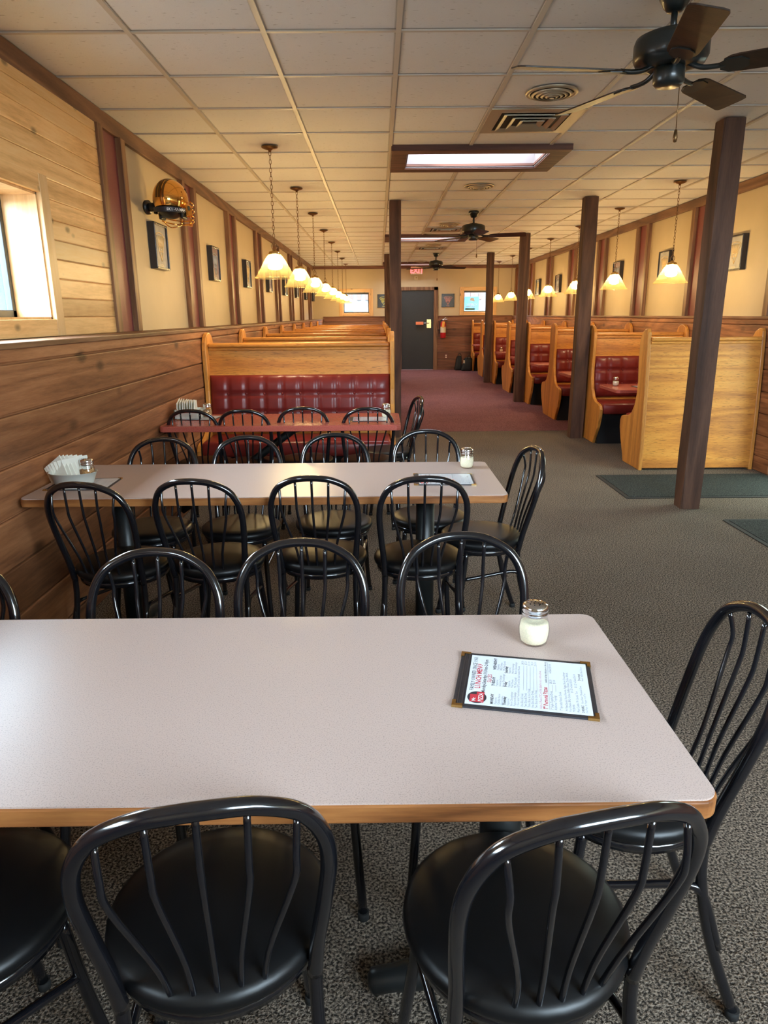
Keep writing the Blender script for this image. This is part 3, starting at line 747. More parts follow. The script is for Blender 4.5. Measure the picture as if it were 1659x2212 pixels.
# ------------------------------------------------------------------ chairs
def make_chair(label):
    c = thing('cafe_chair', label, 'chair')
    b = B(); b.lathe([(0, 0.428), (0.172, 0.428), (0.186, 0.434), (0.191, 0.446), (0.189, 0.458), (0.178, 0.467), (0.14, 0.474), (0.08, 0.477), (0, 0.478)], 40); b.build('seat', 'chair_vinyl', c)
    b = B(); b.lathe([(0.150, 0.405), (0.176, 0.405), (0.180, 0.428), (0.150, 0.428), (0.150, 0.405)], 36); b.build('seat_ring', 'chair_metal', c)
    half = [(0.150, -0.128, 0.415), (0.155, -0.146, 0.50), (0.166, -0.172, 0.60), (0.172, -0.196, 0.69), (0.163, -0.214, 0.755), (0.133, -0.229, 0.806), (0.080, -0.244, 0.836), (0.03, -0.252, 0.846)]
    P = [(-x, y, z) for x, y, z in half] + [(x, y, z) for x, y, z in half[::-1]]
    B().tube(smooth_path(P, 5), 0.0125, 12).build('back_hoop', 'chair_metal', c)
    for k in range(-2, 3):
        xb, xt = 0.034*k, 0.062*k
        zt = 0.838-0.010*abs(k)**1.9; yt = -0.250+0.0045*k*k
        P = [(xb, -0.168+0.004*k*k, 0.430), (xb*0.8+xt*0.2, -0.188, 0.54), (xt*0.97, -0.234, 0.70), (xt, -0.243, 0.75), (xt*1.03, yt, zt)]
        B().tube(smooth_path(P, 4), 0.0052, 7).build('spindle', 'chair_metal', c)
    for s in (-1, 1):
        P = [(s*0.150, -0.128, 0.425), (s*0.151, -0.132, 0.33), (s*0.156, -0.165, 0.18), (s*0.168, -0.225, 0.012)]
        lg = B().tube(smooth_path(P, 4), 0.0118, 10).build('leg', 'chair_metal', c)
        B().tube([(s*0.168, -0.225, 0.0), (s*0.168, -0.225, 0.02)], 0.0145, 10).build('foot_cap', 'rubber', lg)
        P = [(s*0.130, 0.105, 0.415), (s*0.140, 0.125, 0.25), (s*0.158, 0.165, 0.012)]
        lg = B().tube(smooth_path(P, 4), 0.0118, 10).build('leg', 'chair_metal', c)
        B().tube([(s*0.158, 0.165, 0.0), (s*0.158, 0.165, 0.02)], 0.0145, 10).build('foot_cap', 'rubber', lg)
        P = [(s*0.139, 0.118, 0.285), (s*0.145, 0.02, 0.300), (s*0.152, -0.095, 0.318), (s*0.155, -0.130, 0.308), (s*0.156, -0.150, 0.27), (s*0.160, -0.180, 0.17)]
        B().tube(smooth_path(P, 4), 0.0085, 8).build('stretcher', 'chair_metal', c)
    return c
CH = 'black hoop-back cafe chair '
g1, g2 = 'black cafe chairs around the long tables', None
chairs = [  # x, y, facing angle (0 = facing away from camera), label
 (-0.74, 0.99, -38, CH+'cut off at the bottom corner, below the nearest table'),
 (-0.285, 0.985, 11, CH+'back to us, left of two in front of nearest table'),
 (0.222, 0.962, 13, CH+'back to us, right of two in front of nearest table'),
 (-1.095, 1.42, 180, CH+'facing us, behind the nearest table, cut off at the photo edge'),
 (-0.602, 1.485, 177, CH+'facing us, leftmost of three whole backs behind the nearest table'),
 (-0.213, 1.555, 181, CH+'facing us, middle of three whole backs behind the nearest table'),
 (0.225, 1.60, 180, CH+'facing us, rightmost of three whole backs behind the nearest table'),
 (0.53, 1.32, 84, CH+'pulled out at the aisle end of the nearest table'),
 (-1.075, 2.76, -10, CH+'at the middle table near side, first from the wall'),
 (-0.685, 2.80, -6, CH+'at the middle table near side, second from the wall'),
 (-0.25, 2.835, -3, CH+'at the middle table near side, third from the wall'),
 (0.160, 2.81, 2, CH+'at the middle table near side, fourth from the wall'),
 (-1.105, 3.24, 177, CH+'facing us behind the middle table, first from the wall'),
 (-0.682, 3.27, 178, CH+'facing us behind the middle table, second from the wall'),
 (-0.232, 3.325, 180, CH+'facing us behind the middle table, third from the wall'),
 (0.248, 3.41, 181, CH+'facing us behind the middle table, fourth from the wall'),
 (0.47, 3.10, 98, CH+'standing sideways at the aisle end of the middle table'),
 (-1.225, 4.83, -5, CH+'at the red table, first from the wall'),
 (-0.89, 4.81, -2, CH+'at the red table, second from the wall'),
 (-0.525, 4.91, 2, CH+'at the red table, third from the wall'),
 (-0.09, 4.86, 3, CH+'at the red table, fourth from the wall, before the menu'),
 (0.06, 5.20, 100, CH+'standing sideways at the aisle end of the red table'),
]
c0 = make_chair(chairs[0][3]); c0['group'] = g1
c0.location = (chairs[0][0], chairs[0][1], 0); c0.rotation_euler = (0, 0, R(chairs[0][2]))
for x, y, a, lab in chairs[1:]: copy_tree(c0, (x, y, 0), R(a), lab, g1)

# ------------------------------------------------------------------ pendant lamps
def make_pendant(label):
    r = thing('pendant_lamp', label, 'lamp'); zr = 1.733-CEIL
    b = B(); b.lathe([(0, 0), (0.062, 0), (0.060, -0.008), (0.035, -0.018), (0.012, -0.024), (0.010, -0.036), (0, -0.036)], 24); b.build('canopy', 'bronze', r)
    b = B(); z = -0.030; k = 0
    while z > zr+0.262:
        P = []
        for q in range(12):
            a = 2*PI*q/12; u, v = 0.0085*math.cos(a), 0.018*math.sin(a)
            P.append((u if k % 2 == 0 else 0, 0 if k % 2 == 0 else u, z-0.016+v))
        b.tube(P, 0.0021, 5, closed=True); z -= 0.0292; k += 1
    P = [(0.022*math.cos(2*PI*q/16), 0, zr+0.236+0.026*math.sin(2*PI*q/16)) for q in range(16)]
    b.tube(P, 0.0025, 6, closed=True)
    b.build('chain', 'bronze', r)
    b = B(); b.lathe([(0, 0.216), (0.012, 0.214), (0.016, 0.205), (0.040, 0.199), (0.045, 0.190), (0.048, 0.178), (0.046, 0.176), (0, 0.176)], 24, (0, 0, zr)); b.build('cap', 'brass', r)
    b = B(); b.lathe([(0.045, 0.178), (0.052, 0.172), (0.075, 0.142), (0.146, 0.022), (0.163, 0.006), (0.168, 0.0), (0.164, -0.002), (0.160, 0.004)], 96, (0, 0, zr), flute=0.0007); b.build('shade', 'shade', r, fix=False)
    b = B(); b.lathe([(0, 0.17), (0.02, 0.165), (0.024, 0.135), (0.050, 0.108), (0.056, 0.090), (0.050, 0.074), (0.03, 0.066), (0, 0.062)], 12, (0, 0, zr)); b.build('bulb', 'bulb', r)
    return r
pl = make_pendant('glass cone pendant lamp on a chain, nearest of the left row')
LPOS = [(-0.815, 5.83+1.795*k) for k in range(8)]; RPOS = [(2.955, 7.40+1.77*k) for k in range(7)]
pts = []
for k, (x, y) in enumerate(LPOS+RPOS):
    lab = ('glass cone pendant lamp on a chain, %s of the left row' % ('nearest' if k == 0 else ORD[k]+' from the camera')) if k < 8 else ('glass cone pendant lamp on a chain, %s of the right row' % ('nearest' if k == 8 else ORD[k-8]+' from the camera'))
    o = pl if k == 0 else copy_tree(pl)
    o.location = (x, y, CEIL-0.003); o['label'] = lab; o['group'] = 'pendant lamps left row' if k < 8 else 'pendant lamps right row'
    o.rotation_euler = (0, 0, R(17*k))

# ------------------------------------------------------------------ ceiling fans
def make_fan(label, ph):
    r = thing('ceiling_fan', label, 'fan', group='ceiling fans over the aisle')
    b = B(); b.lathe([(0, 0), (0.066, 0), (0.068, -0.012), (0.060, -0.030), (0.045, -0.055), (0.030, -0.072), (0.0, -0.075)], 28); b.build('canopy', 'fanmetal', r)
    b = B(); b.tube([(0, 0, -0.06), (0, 0, -0.15)], 0.013, 12); b.build('downrod', 'fanmetal', r)
    b = B(); b.lathe([(0, -0.135), (0.045, -0.135), (0.060, -0.145), (0.110, -0.152), (0.140, -0.165), (0.147, -0.185), (0.147, -0.235), (0.135, -0.258), (0.09, -0.27), (0, -0.27)], 36); b.build('motor', 'fanmetal', r)
    b = B(); b.lathe([(0, -0.265), (0.055, -0.265), (0.062, -0.275), (0.062, -0.325), (0.050, -0.338), (0, -0.338)], 28); b.build('switch_housing', 'fanmetal', r)
    for k in range(5):
        a = R(ph+72*k); d = Vector((math.cos(a), math.sin(a), 0)); t = Vector((-d.y, d.x, 0)); ph_ = R(13)
        w = t*math.cos(ph_)-Vector((0, 0, 1))*math.sin(ph_); n = d.cross(w)
        zc = -0.288
        b = B(); P = [d*q+Vector((0, 0, z)) for q, z in ((0.07, -0.262), (0.12, -0.285), (0.17, -0.290), (0.21, zc))]
        b.tube(smooth_path(P, 4), 0.010, 8)
        mt = Matrix((d, w, n)).transposed().to_4x4(); mt.translation = Vector((0, 0, zc))
        pl_ = [(0.19, -0.022), (0.22, -0.045), (0.27, -0.045), (0.295, -0.02), (0.295, 0.02), (0.27, 0.045), (0.22, 0.045), (0.19, 0.022)]
        tmp = B(); tmp.prism(pl_, 'z', -0.008, -0.003); bmesh.ops.transform(tmp.bm, matrix=mt, verts=tmp.bm.verts)
        me = bpy.data.meshes.new('x'); tmp.bm.to_mesh(me); b.bm.from_mesh(me); bpy.data.meshes.remove(me)
        b.build('blade_iron', 'fanmetal', r)
        pb = [(0.205, -0.035), (0.23, -0.054), (0.26, -0.060), (0.63, -0.070), (0.648, -0.064), (0.655, -0.045), (0.655, 0.045), (0.648, 0.064), (0.63, 0.070), (0.26, 0.060), (0.23, 0.054), (0.205, 0.035)]
        tmp = B(); tmp.prism(pb, 'z', -0.003, 0.003, 0.001); bmesh.ops.transform(tmp.bm, matrix=mt, verts=tmp.bm.verts); tmp.build('blade', 'fanblade', r)
    b = B(); b.tube([(0.055, 0.02, -0.325), (0.058, 0.02, -0.49)], 0.0018, 5); b.lathe([(0, -0.49), (0.006, -0.495), (0.010, -0.525), (0.007, -0.54), (0, -0.543)], 10, (0.058, 0.02, 0)); b.build('pull_chain', 'bronze', r)
    return r
f1 = make_fan('black five blade ceiling fan closest to the camera', 43); f1.location = (1.20, 3.23, CEIL)
copy_tree(f1, (1.20, 9.38, CEIL), R(14), 'black five blade ceiling fan, second one, over the middle of the aisle')
copy_tree(f1, (1.21, 15.48, CEIL), R(40), 'black five blade ceiling fan, farthest one, near the exit sign')

# ------------------------------------------------------------------ ceiling vents
def round_vent():
    r = thing('round_vent', 'round metal ceiling diffuser beside the square vent, near the first fan', 'vent', group='round ceiling diffusers')
    B().lathe([(0.150, 0.0), (0.150, -0.006), (0.135, -0.012), (0.125, -0.008), (0.125, 0)], 40).build('rim', 'nickel', r)
    b = B()
    for rad, z in ((0.105, -0.020), (0.078, -0.024), (0.052, -0.028), (0.026, -0.031)):
        b.lathe([(rad, z), (rad+0.014, z+0.008), (rad+0.012, z+0.010), (rad-0.002, z+0.002), (rad, z)], 36)
    b.lathe([(0, -0.033), (0.014, -0.031), (0, -0.028)], 16)
    b.build('cone_ring', 'nickel', r)
    B().lathe([(0, -0.003), (0.13, -0.003)], 32).build('throat', 'slot', r); return r
def square_vent():
    r = thing('square_vent', 'square stepped metal ceiling vent between the first fan and skylight', 'vent', group='square ceiling vents')
    def ringsq(h, z0, w, z1):
        b = B(); o = [(-h, -h), (h, -h), (h, h), (-h, h)]; i = [(-h+w, -h+w), (h-w, -h+w), (h-w, h-w), (-h+w, h-w)]
        for k in range(4):
            q = (k+1) % 4
            b.quad((*o[k], z0), (*o[q], z0), (*i[q], z1), (*i[k], z1)); b.quad((*o[k], z0+0.006), (*o[q], z0+0.006), (*i[q], z1+0.006), (*i[k], z1+0.006)); b.quad((*o[k], z0), (*o[q], z0), (*o[q], z0+0.006), (*o[k], z0+0.006)); b.quad((*i[k], z1), (*i[q], z1), (*i[q], z1+0.006), (*i[k], z1+0.006))
        return b
    ringsq(0.298, -0.008, 0.075, -0.010).build('frame', 'nickel', r)
    for h, z in ((0.205, -0.020), (0.140, -0.022), (0.080, -0.024)): ringsq(h, z, 0.030, z+0.014).build('louver', 'nickel', r)
    B().box((-0.22, -0.22, -0.004), (0.22, 0.22, -0.002)).build('throat', 'slot', r); return r
rv = round_vent(); RV = [(4.54, None), (7.59, 'round metal ceiling diffuser just beyond the nearest skylight'), (10.64, 'round metal ceiling diffuser beyond the second fan'), (13.68, 'round metal ceiling diffuser beyond the middle skylight'), (17.65, 'round metal ceiling diffuser above the exit sign')]
for k, (y, lab) in enumerate(RV):
    o = rv if k == 0 else copy_tree(rv, label=lab); o.location = (1.016, y, CEIL-0.0005)
sv = square_vent(); sv.location = (1.016, 5.148, CEIL-0.0005)
copy_tree(sv, (1.016, 11.24, CEIL-0.0005), 0, 'square stepped metal ceiling vent beyond the second fan')
copy_tree(sv, (1.016, 14.29, CEIL-0.0005), 0, 'square stepped metal ceiling vent short of the farthest fan')

# ------------------------------------------------------------------ wall prints
def emblem(b, sc=1.0):
    """outlined pizza-slice wedge with upright letter strokes, in local x/z"""
    def ln(p, q, w=0.0045): b.tube([(p[0]*sc, 0, p[1]*sc), (q[0]*sc, 0, q[1]*sc)], w*sc, 4)
    arc = [(0.115*math.sin(R(a)), 0.062+0.03*math.cos(R(a*1.2))) for a in range(-70, 71, 14)]
    for p, q in zip(arc, arc[1:]): ln(p, q)
    ln(arc[0], (0, -0.115)); ln(arc[-1], (0, -0.115))
    for x in (-0.075, -0.045, -0.015, 0.015, 0.045, 0.075): ln((x, 0.07), (x*0.55, -0.01), 0.006)
    for x in (-0.06, -0.02, 0.02): ln((x, -0.015), (x+0.035, -0.015), 0.005); ln((x+0.035, -0.015), (x, -0.045), 0.005); ln((x, -0.045), (x+0.03, -0.045), 0.005)
    ln((-0.03, -0.06), (0.0, -0.11), 0.006); ln((0.03, -0.06), (0.0, -0.11), 0.006)
def make_print(label, face, ink, depth=0.055):
    """local: back on the wall at y=0, facing -y"""
    r = thing('framed_print', label, 'picture'); h = 0.168
    f = B()
    for a, b_ in (((-h, -depth, -h), (-h+0.016, 0, h)), ((h-0.016, -depth, -h), (h, 0, h)), ((-h, -depth, -h), (h, 0, -h+0.016)), ((-h, -depth, h-0.016), (h, 0, h))): f.box(a, b_, 0.002)
    f.build('frame', 'printblack', r)
    B().box((-h+0.01, -depth*0.72, -h+0.01), (h-0.01, -0.002, h-0.01)).build('picture', face, r)
    b = B(); emblem(b); bmesh.ops.translate(b.bm, vec=(0, -depth*0.72-0.0005, 0.01), verts=b.bm.verts)
    text_bm(b, 'PIZZA', 0.03, Matrix.Translation((0, -depth*0.72-0.001, -0.148)) @ Matrix.Rotation(PI/2, 4, 'X'), 'CENTER')
    b.build('artwork', ink, r); return r
pr1 = make_print('framed print with a pale pizza emblem below the gold helmet', 'printgray', 'tan')
pr2 = make_print('framed mauve print on the left wall, second from the camera', 'printmauve', 'grayink')
pk = 0
for k in range(8):
    lab = 'framed print on the left wall, %s from the camera' % ORD[k]
    if k == 0: o = pr1
    elif k == 1: o = pr2
    else: o = copy_tree(pr2 if k % 2 else pr1, label=lab)
    o.location = (XL, 5.78+1.878*k, 1.965); o.rotation_euler = (0, 0, PI/2); o['group'] = 'framed prints on the left wall'
pr3 = make_print('framed print with an orange pizza emblem behind the front post', 'printgray', 'tan')
for k in range(7):
    lab = ['', 'framed print behind the nearest right pendant lamp'][k] if k < 2 else 'framed print on the right wall, %s from the camera' % ORD[k]
    o = pr3 if k == 0 else copy_tree(pr2 if k in (2, 4) else pr3, label=lab)
    o.location = (XR, 7.41+1.80*k, 2.015); o.rotation_euler = (0, 0, -PI/2); o['group'] = 'framed prints on the right wall'
pb1 = make_print('black print with a yellow pizza-slice emblem by the left post', 'printblack', 'yellow', 0.02); pb1.location = (0.135, YF, 1.80)
pb2 = make_print('black print with a pink pizza-slice emblem beside the far door', 'printblack', 'pink', 0.02); pb2.location = (1.83, YF, 1.80)

# ------------------------------------------------------------------ far wall small things
ex = thing('exit_sign', 'red lit EXIT sign hanging over the far door', 'sign', (0.99, 18.95, 2.54))
B().box((-0.155, 0, -0.095), (0.155, 0.05, 0.095), 0.008).build('housing', 'exitbox', ex)
B().box((-0.05, 0.015, 0.09), (0.05, 0.04, CEIL-2.54)).build('mount', 'exitbox', ex)
b = B(); text_bm(b, 'EXIT', 0.17, Matrix.Translation((0, -0.003, -0.06)) @ Matrix.Rotation(PI/2, 4, 'X'), 'CENTER', 0.004); b.build('lettering', 'exit', ex)
st = thing('alarm_strobe', 'small cream alarm box on the wall above the far door', 'alarm', (0.985, YF, 2.37))
B().box((-0.045, -0.035, -0.045), (0.045, 0, 0.045), 0.006).build('box', 'almond', st); B().sphere((0, -0.036, 0.0), 0.015, 10).build('lens', 'brass', st)
fe = thing('fire_extinguisher', 'red fire extinguisher hung on the boards beside the far door', 'fire extinguisher', (1.705, YF-0.10, 0.84))
B().lathe([(0, 0), (0.066, 0), (0.072, 0.012), (0.072, 0.36), (0.060, 0.40), (0.030, 0.425), (0.022, 0.44), (0, 0.44)], 24).build('cylinder', 'red', fe)
B().lathe([(0.0735, 0.14), (0.0735, 0.29)], 24).build('instruction_label', 'almond', fe)
B().lathe([(0, 0.43), (0.028, 0.43), (0.028, 0.47), (0.012, 0.485), (0, 0.485)], 14).build('valve', 'chrome', fe)
b = B(); b.box((-0.015, -0.015, 0.475), (0.11, 0.015, 0.487), 0.003); b.tube([(0, 0, 0.485), (0.05, 0, 0.515), (0.11, 0, 0.535)], 0.010, 6); b.build('handle', 'chrome', fe)
B().box((-0.085, -0.08, 0.27), (-0.02, -0.076, 0.42), 0.001, Matrix.Rotation(R(8), 4, 'Y')).build('inspection_tag', 'tag', fe)
B().box((-0.03, 0.06, 0.30), (0.03, 0.10, 0.42), 0.003).build('wall_hook', 'blackmetal', fe)
b = B(); b.tube(smooth_path([(-0.02, 0, 0.46), (-0.085, 0.0, 0.43), (-0.092, 0, 0.25), (-0.088, 0, 0.12)], 5), 0.010, 7); b.build('hose', 'rubber', fe)
ou = thing('wall_outlet', 'cream double outlet low on the far boards', 'outlet', (1.80, YF-0.025, 0.36))
B().box((-0.036, -0.006, -0.058), (0.036, 0, 0.058), 0.003).build('cover_plate', 'maroon', ou)
B().box((-0.018, -0.010, 0.008), (0.018, -0.005, 0.042), 0.003).build('socket', 'almond', ou); B().box((-0.018, -0.010, -0.042), (0.018, -0.005, -0.008), 0.003).build('socket', 'almond', ou)
po = thing('window_poster', 'blue poster reading VISIBILITY in the far right window', 'poster', (2.47, YF+0.085, 1.53))
B().quad((-0.19, 0, 0.01), (0.19, 0, 0.01), (0.19, 0, 0.36), (-0.19, 0, 0.36)).build('sheet', 'poster', po)
B().box((-0.17, -0.001, 0.012), (0.09, 0, 0.075)).build('band', 'postercyan', po)
b = B(); text_bm(b, 'VISIBILITY', 0.075, Matrix.Translation((0, -0.002, 0.135)) @ Matrix.Rotation(PI/2, 4, 'X'), 'CENTER', 0.003, squash=0.9)
b.box((-0.16, -0.002, 0.10), (0.1, -0.001, 0.115)); b.prism([(-0.06, 0.26), (0.08, 0.24), (0.06, 0.33), (-0.03, 0.34)], 'y', -0.002, -0.001)
b.build('lettering', 'white', po)
def bag_mesh(w, d, h, lean):
    b = B(); b.box((-w/2, -d/2, 0), (w/2, d/2, h), 0.04)
    bmesh.ops.subdivide_edges(b.bm, edges=b.bm.edges[:], cuts=3, use_grid_fill=True)
    rr = random.Random(3)
    for v in b.bm.verts:
        t = v.co.z/h; v.co.x = v.co.x*(1-0.45*t)+lean*t+rr.uniform(-0.008, 0.008)*t; v.co.y = v.co.y*(1-0.35*t)+rr.uniform(-0.008, 0.008)*t
    return b
def bag(label, x, y, w, d, h, lean):
    r = thing('black_bag', label, 'bag', (x, y, 0.004)); bag_mesh(w, d, h, lean).build('body', 'bag', r, smooth=True)
    b = B(); b.tube(smooth_path([(lean-0.05, -d*0.33, h*0.9), (lean-0.03, -d*0.4, h+0.05), (lean+0.03, -d*0.4, h+0.05), (lean+0.05, -d*0.33, h*0.9)], 5), 0.009, 6); b.build('strap', 'bag', r)
    return r
bag('tall upright black bag on the floor against the far boards', 2.10, 18.95, 0.20, 0.20, 0.38, 0.03)
b2 = bag('slumped wider black bag on the floor by the far booth', 2.30, 18.80, 0.30, 0.26, 0.34, 0.06)
B().box((-0.09, -0.135, 0.20), (-0.05, -0.12, 0.28), 0.002).build('paper_tag', 'almond', b2)

# ------------------------------------------------------------------ gold helmet on the left wall
hm = thing('football_helmet', 'shiny gold football helmet mounted high on the left wall', 'helmet', (-1.505, 5.50, 2.258), R(74))
# local frame: front of the helmet = +x (into the room), right side = -y (towards us)
def shell():
    b = B(); tmp = bmesh.new(); bmesh.ops.create_uvsphere(tmp, u_segments=40, v_segments=28, radius=1)
    for v in tmp.verts: v.co = Vector((v.co.x*0.148, v.co.y*0.118, v.co.z*0.140+0.0))
    dele = []
    for f in tmp.faces:
        c = f.calc_center_median()
        if c.z < -0.068-0.06*max(0, c.x)/0.148: dele.append(f)
        elif c.x > 0.060 and c.z < 0.035 and abs(c.y) < 0.100: dele.append(f)
    bmesh.ops.delete(tmp, geom=dele, context='FACES')
    ex_ = bmesh.ops.solidify(tmp, geom=tmp.faces[:], thickness=0.008)
    for f in tmp.faces: f.smooth = True
    b.add(tmp)
    for s in (-1, 1): b.box((0.01, s*0.112-0.010, -0.115), (0.085, s*0.112+0.010, -0.03), 0.009)
    return b
shell().build('shell', 'gold', hm)
b = B()
for o_, wd in ((-0.026, 0.007), (0.0, 0.010), (0.026, 0.007)):
    for k in range(-13, 15):
        a0, a1 = R(k*6), R(k*6+6)
        def q(a, yy):
            e = math.sqrt(max(0, 1-(yy/0.118)**2)); return (0.150*e*math.sin(a)*-1 if False else -0.150*e*math.sin(a), yy, 0.142*e*math.cos(a))
        b.quad(q(a0, o_-wd), q(a1, o_-wd), q(a1, o_+wd), q(a0, o_+wd))
b.build('crown_stripe', 'bronze', hm)
b = B()
P = [(0.151*-math.cos(R(a)), 0.121*math.sin(R(a))) for a in range(-85, 86, 10)]
for (x0, y0), (x1, y1) in zip(P, P[1:]):
    b.quad((x0, y0, -0.062), (x1, y1, -0.062), (x1*0.97, y1*0.97, -0.094), (x0*0.97, y0*0.97, -0.094)); b.quad((x0*0.9, y0*0.9, -0.062), (x1*0.9, y1*0.9, -0.062), (x1*0.88, y1*0.88, -0.094), (x0*0.88, y0*0.88, -0.094))
b.build('rear_bumper', 'leatherette', hm)
b = B(); txt = 'SKI-U-MAH'
for i, chx in enumerate(txt):
    a = R(-25-i*6.6); x, y = -0.1565*math.cos(a), 0.1270*math.sin(a); nrm = Vector((x/0.151**2, y/0.121**2, 0)).normalized()
    tn_ = Vector((-nrm.y, nrm.x, 0)); mt = Matrix((tn_, Vector((0, 0, 1)), nrm)).transposed().to_4x4(); mt.translation = Vector((x, y, -0.088))
    text_bm(b, chx, 0.026, mt, 'CENTER', 0.0006)
b.build('lettering', 'white', hm)
b = B()
for s in (-1, 1):
    b.tube([(0.035, s*0.115, -0.055), (0.035, s*0.124, -0.055)], 0.017, 14); b.prism([(0.045, 0.055), (0.070, 0.040), (0.050, 0.080)], 'y', s*0.088, s*0.0975)
b.build('ear_hole', 'slot', hm)
b = B()
for zz_, rx in ((-0.01, 0.205), (-0.055, 0.215), (-0.10, 0.205), (-0.128, 0.185)):
    P = [(rx*math.cos(R(a))*1.0 if False else 0.055+(rx-0.055)*math.cos(R(a)), 0.122*math.sin(R(a)), zz_-0.02*math.cos(R(a))) for a in range(-88, 89, 11)]
    b.tube(P, 0.005, 7)
for yy in (-0.035, 0.035): b.tube(smooth_path([(0.135, yy, 0.045), (0.195, yy, 0.0), (0.205, yy, -0.07), (0.185, yy, -0.145)], 4), 0.005, 7)
b.tube(smooth_path([(0.05, -0.118, -0.105), (0.06, -0.114, -0.135), (0.08, -0.108, -0.158), (0.12, -0.09, -0.168), (0.18, -0.02, -0.150), (0.18, 0.02, -0.150), (0.12, 0.09, -0.168), (0.05, 0.116, -0.12)], 5), 0.0045, 7)
b.build('face_mask', 'gold', hm)
b = B(); b.sphere((-0.01, 0, -0.055), 0.1, 20, (1.05, 0.95, 0.75)); b.box((-0.02, -0.10, -0.13), (0.05, -0.075, -0.05), 0.01); b.box((-0.02, 0.075, -0.13), (0.05, 0.10, -0.05), 0.01); b.build('padding', 'blackmetal', hm)
b = B(); b.lathe([(0, 0), (0.05, 0), (0.05, 0.02), (0, 0.02)], 20); bmesh.ops.rotate(b.bm, matrix=Matrix.Rotation(PI/2, 3, 'X'), verts=b.bm.verts, cent=(0, 0, 0)); bmesh.ops.translate(b.bm, vec=(0, 0.205, -0.04), verts=b.bm.verts)
b.tube([(0, 0.20, -0.04), (0, 0.105, -0.04)], 0.03, 12); b.build('wall_bracket', 'blackmetal', hm)

# ------------------------------------------------------------------ floor mats
def rubber_mat(label, x0, y0, x1, y1):
    r = thing('door_mat', label, 'mat', ((x0+x1)/2, (y0+y1)/2, 0)); a, c = (x1-x0)/2, (y1-y0)/2
    B().prism(rounded(-a, -c, a, c, 0.02), 'z', 0.0, 0.006, 0.002).build('border', 'rubber', r)
    b = B(); k = -c+0.04
    b.box((-a+0.035, -c+0.035, 0.005), (a-0.035, c-0.035, 0.009))
    b.build('pile', 'mat', r); return r
rubber_mat('long dark gray ribbed mat on the carpet in front of the tall booth back', 1.985, 5.42, 3.53, 6.27)
rubber_mat('dark mat corner at the edge of the photo beside the front post', 2.46, 3.90, 3.53, 4.80)

# ------------------------------------------------------------------ shakers, menus, bowls
def make_shaker(label, fill='cheese', loc=(0, 0, 0), group='glass shakers'):
    r = thing('glass_shaker', label, 'shaker', loc, group=group)
    prof = [(0, 0.001), (0.024, 0.001), (0.029, 0.005), (0.0325, 0.020), (0.0335, 0.038), (0.031, 0.0515), (0.0265, 0.066), (0.0255, 0.074)]
    B().lathe(prof, 28).build('jar', 'jar', r)
    B().lathe([(0, 0.004), (0.022, 0.004), (0.0275, 0.009), (0.0302, 0.022), (0.0310, 0.036), (0.0296, 0.050), (0.020, 0.053), (0.008, 0.047), (0, 0.049)], 24).build('filling', fill, r)
    b = B(); b.lathe([(0.0275, 0.068), (0.0285, 0.070), (0.0285, 0.076), (0.0275, 0.078), (0.0285, 0.080), (0.0285, 0.086), (0.0265, 0.092), (0.017, 0.0965), (0, 0.098)], 28); b.build('lid', 'chrome', r)
    b = B()
    for n_, rad in ((1, 0), (6, 0.009), (10, 0.017)):
        for k in range(n_):
            a = 2*PI*k/n_; b.lathe([(0, 0.0985 if rad < 0.012 else 0.0972), (0.0017, 0.0985 if rad < 0.012 else 0.0972)], 8, (rad*math.cos(a), rad*math.sin(a), 0))
    b.build('lid_holes', 'slot', r); return r
sk = make_shaker('glass shaker of grated cheese on the nearest table, above the menu', loc=(0.331, 1.385, 0.75))
copy_tree(sk, (0.405, 3.195, 0.75), 0, 'glass shaker of grated cheese on the middle table near its aisle end')
copy_tree(sk, (0.045, 4.90, 0.75), 0, 'glass shaker of cheese on the red table before the left bench')
copy_tree(sk, (2.52, 7.50, RT_Z), 0, 'glass shaker of cheese on the first right booth table')
copy_tree(sk, (2.50, 14.6, RT_Z), 0, 'small glass shaker on a far right booth table')

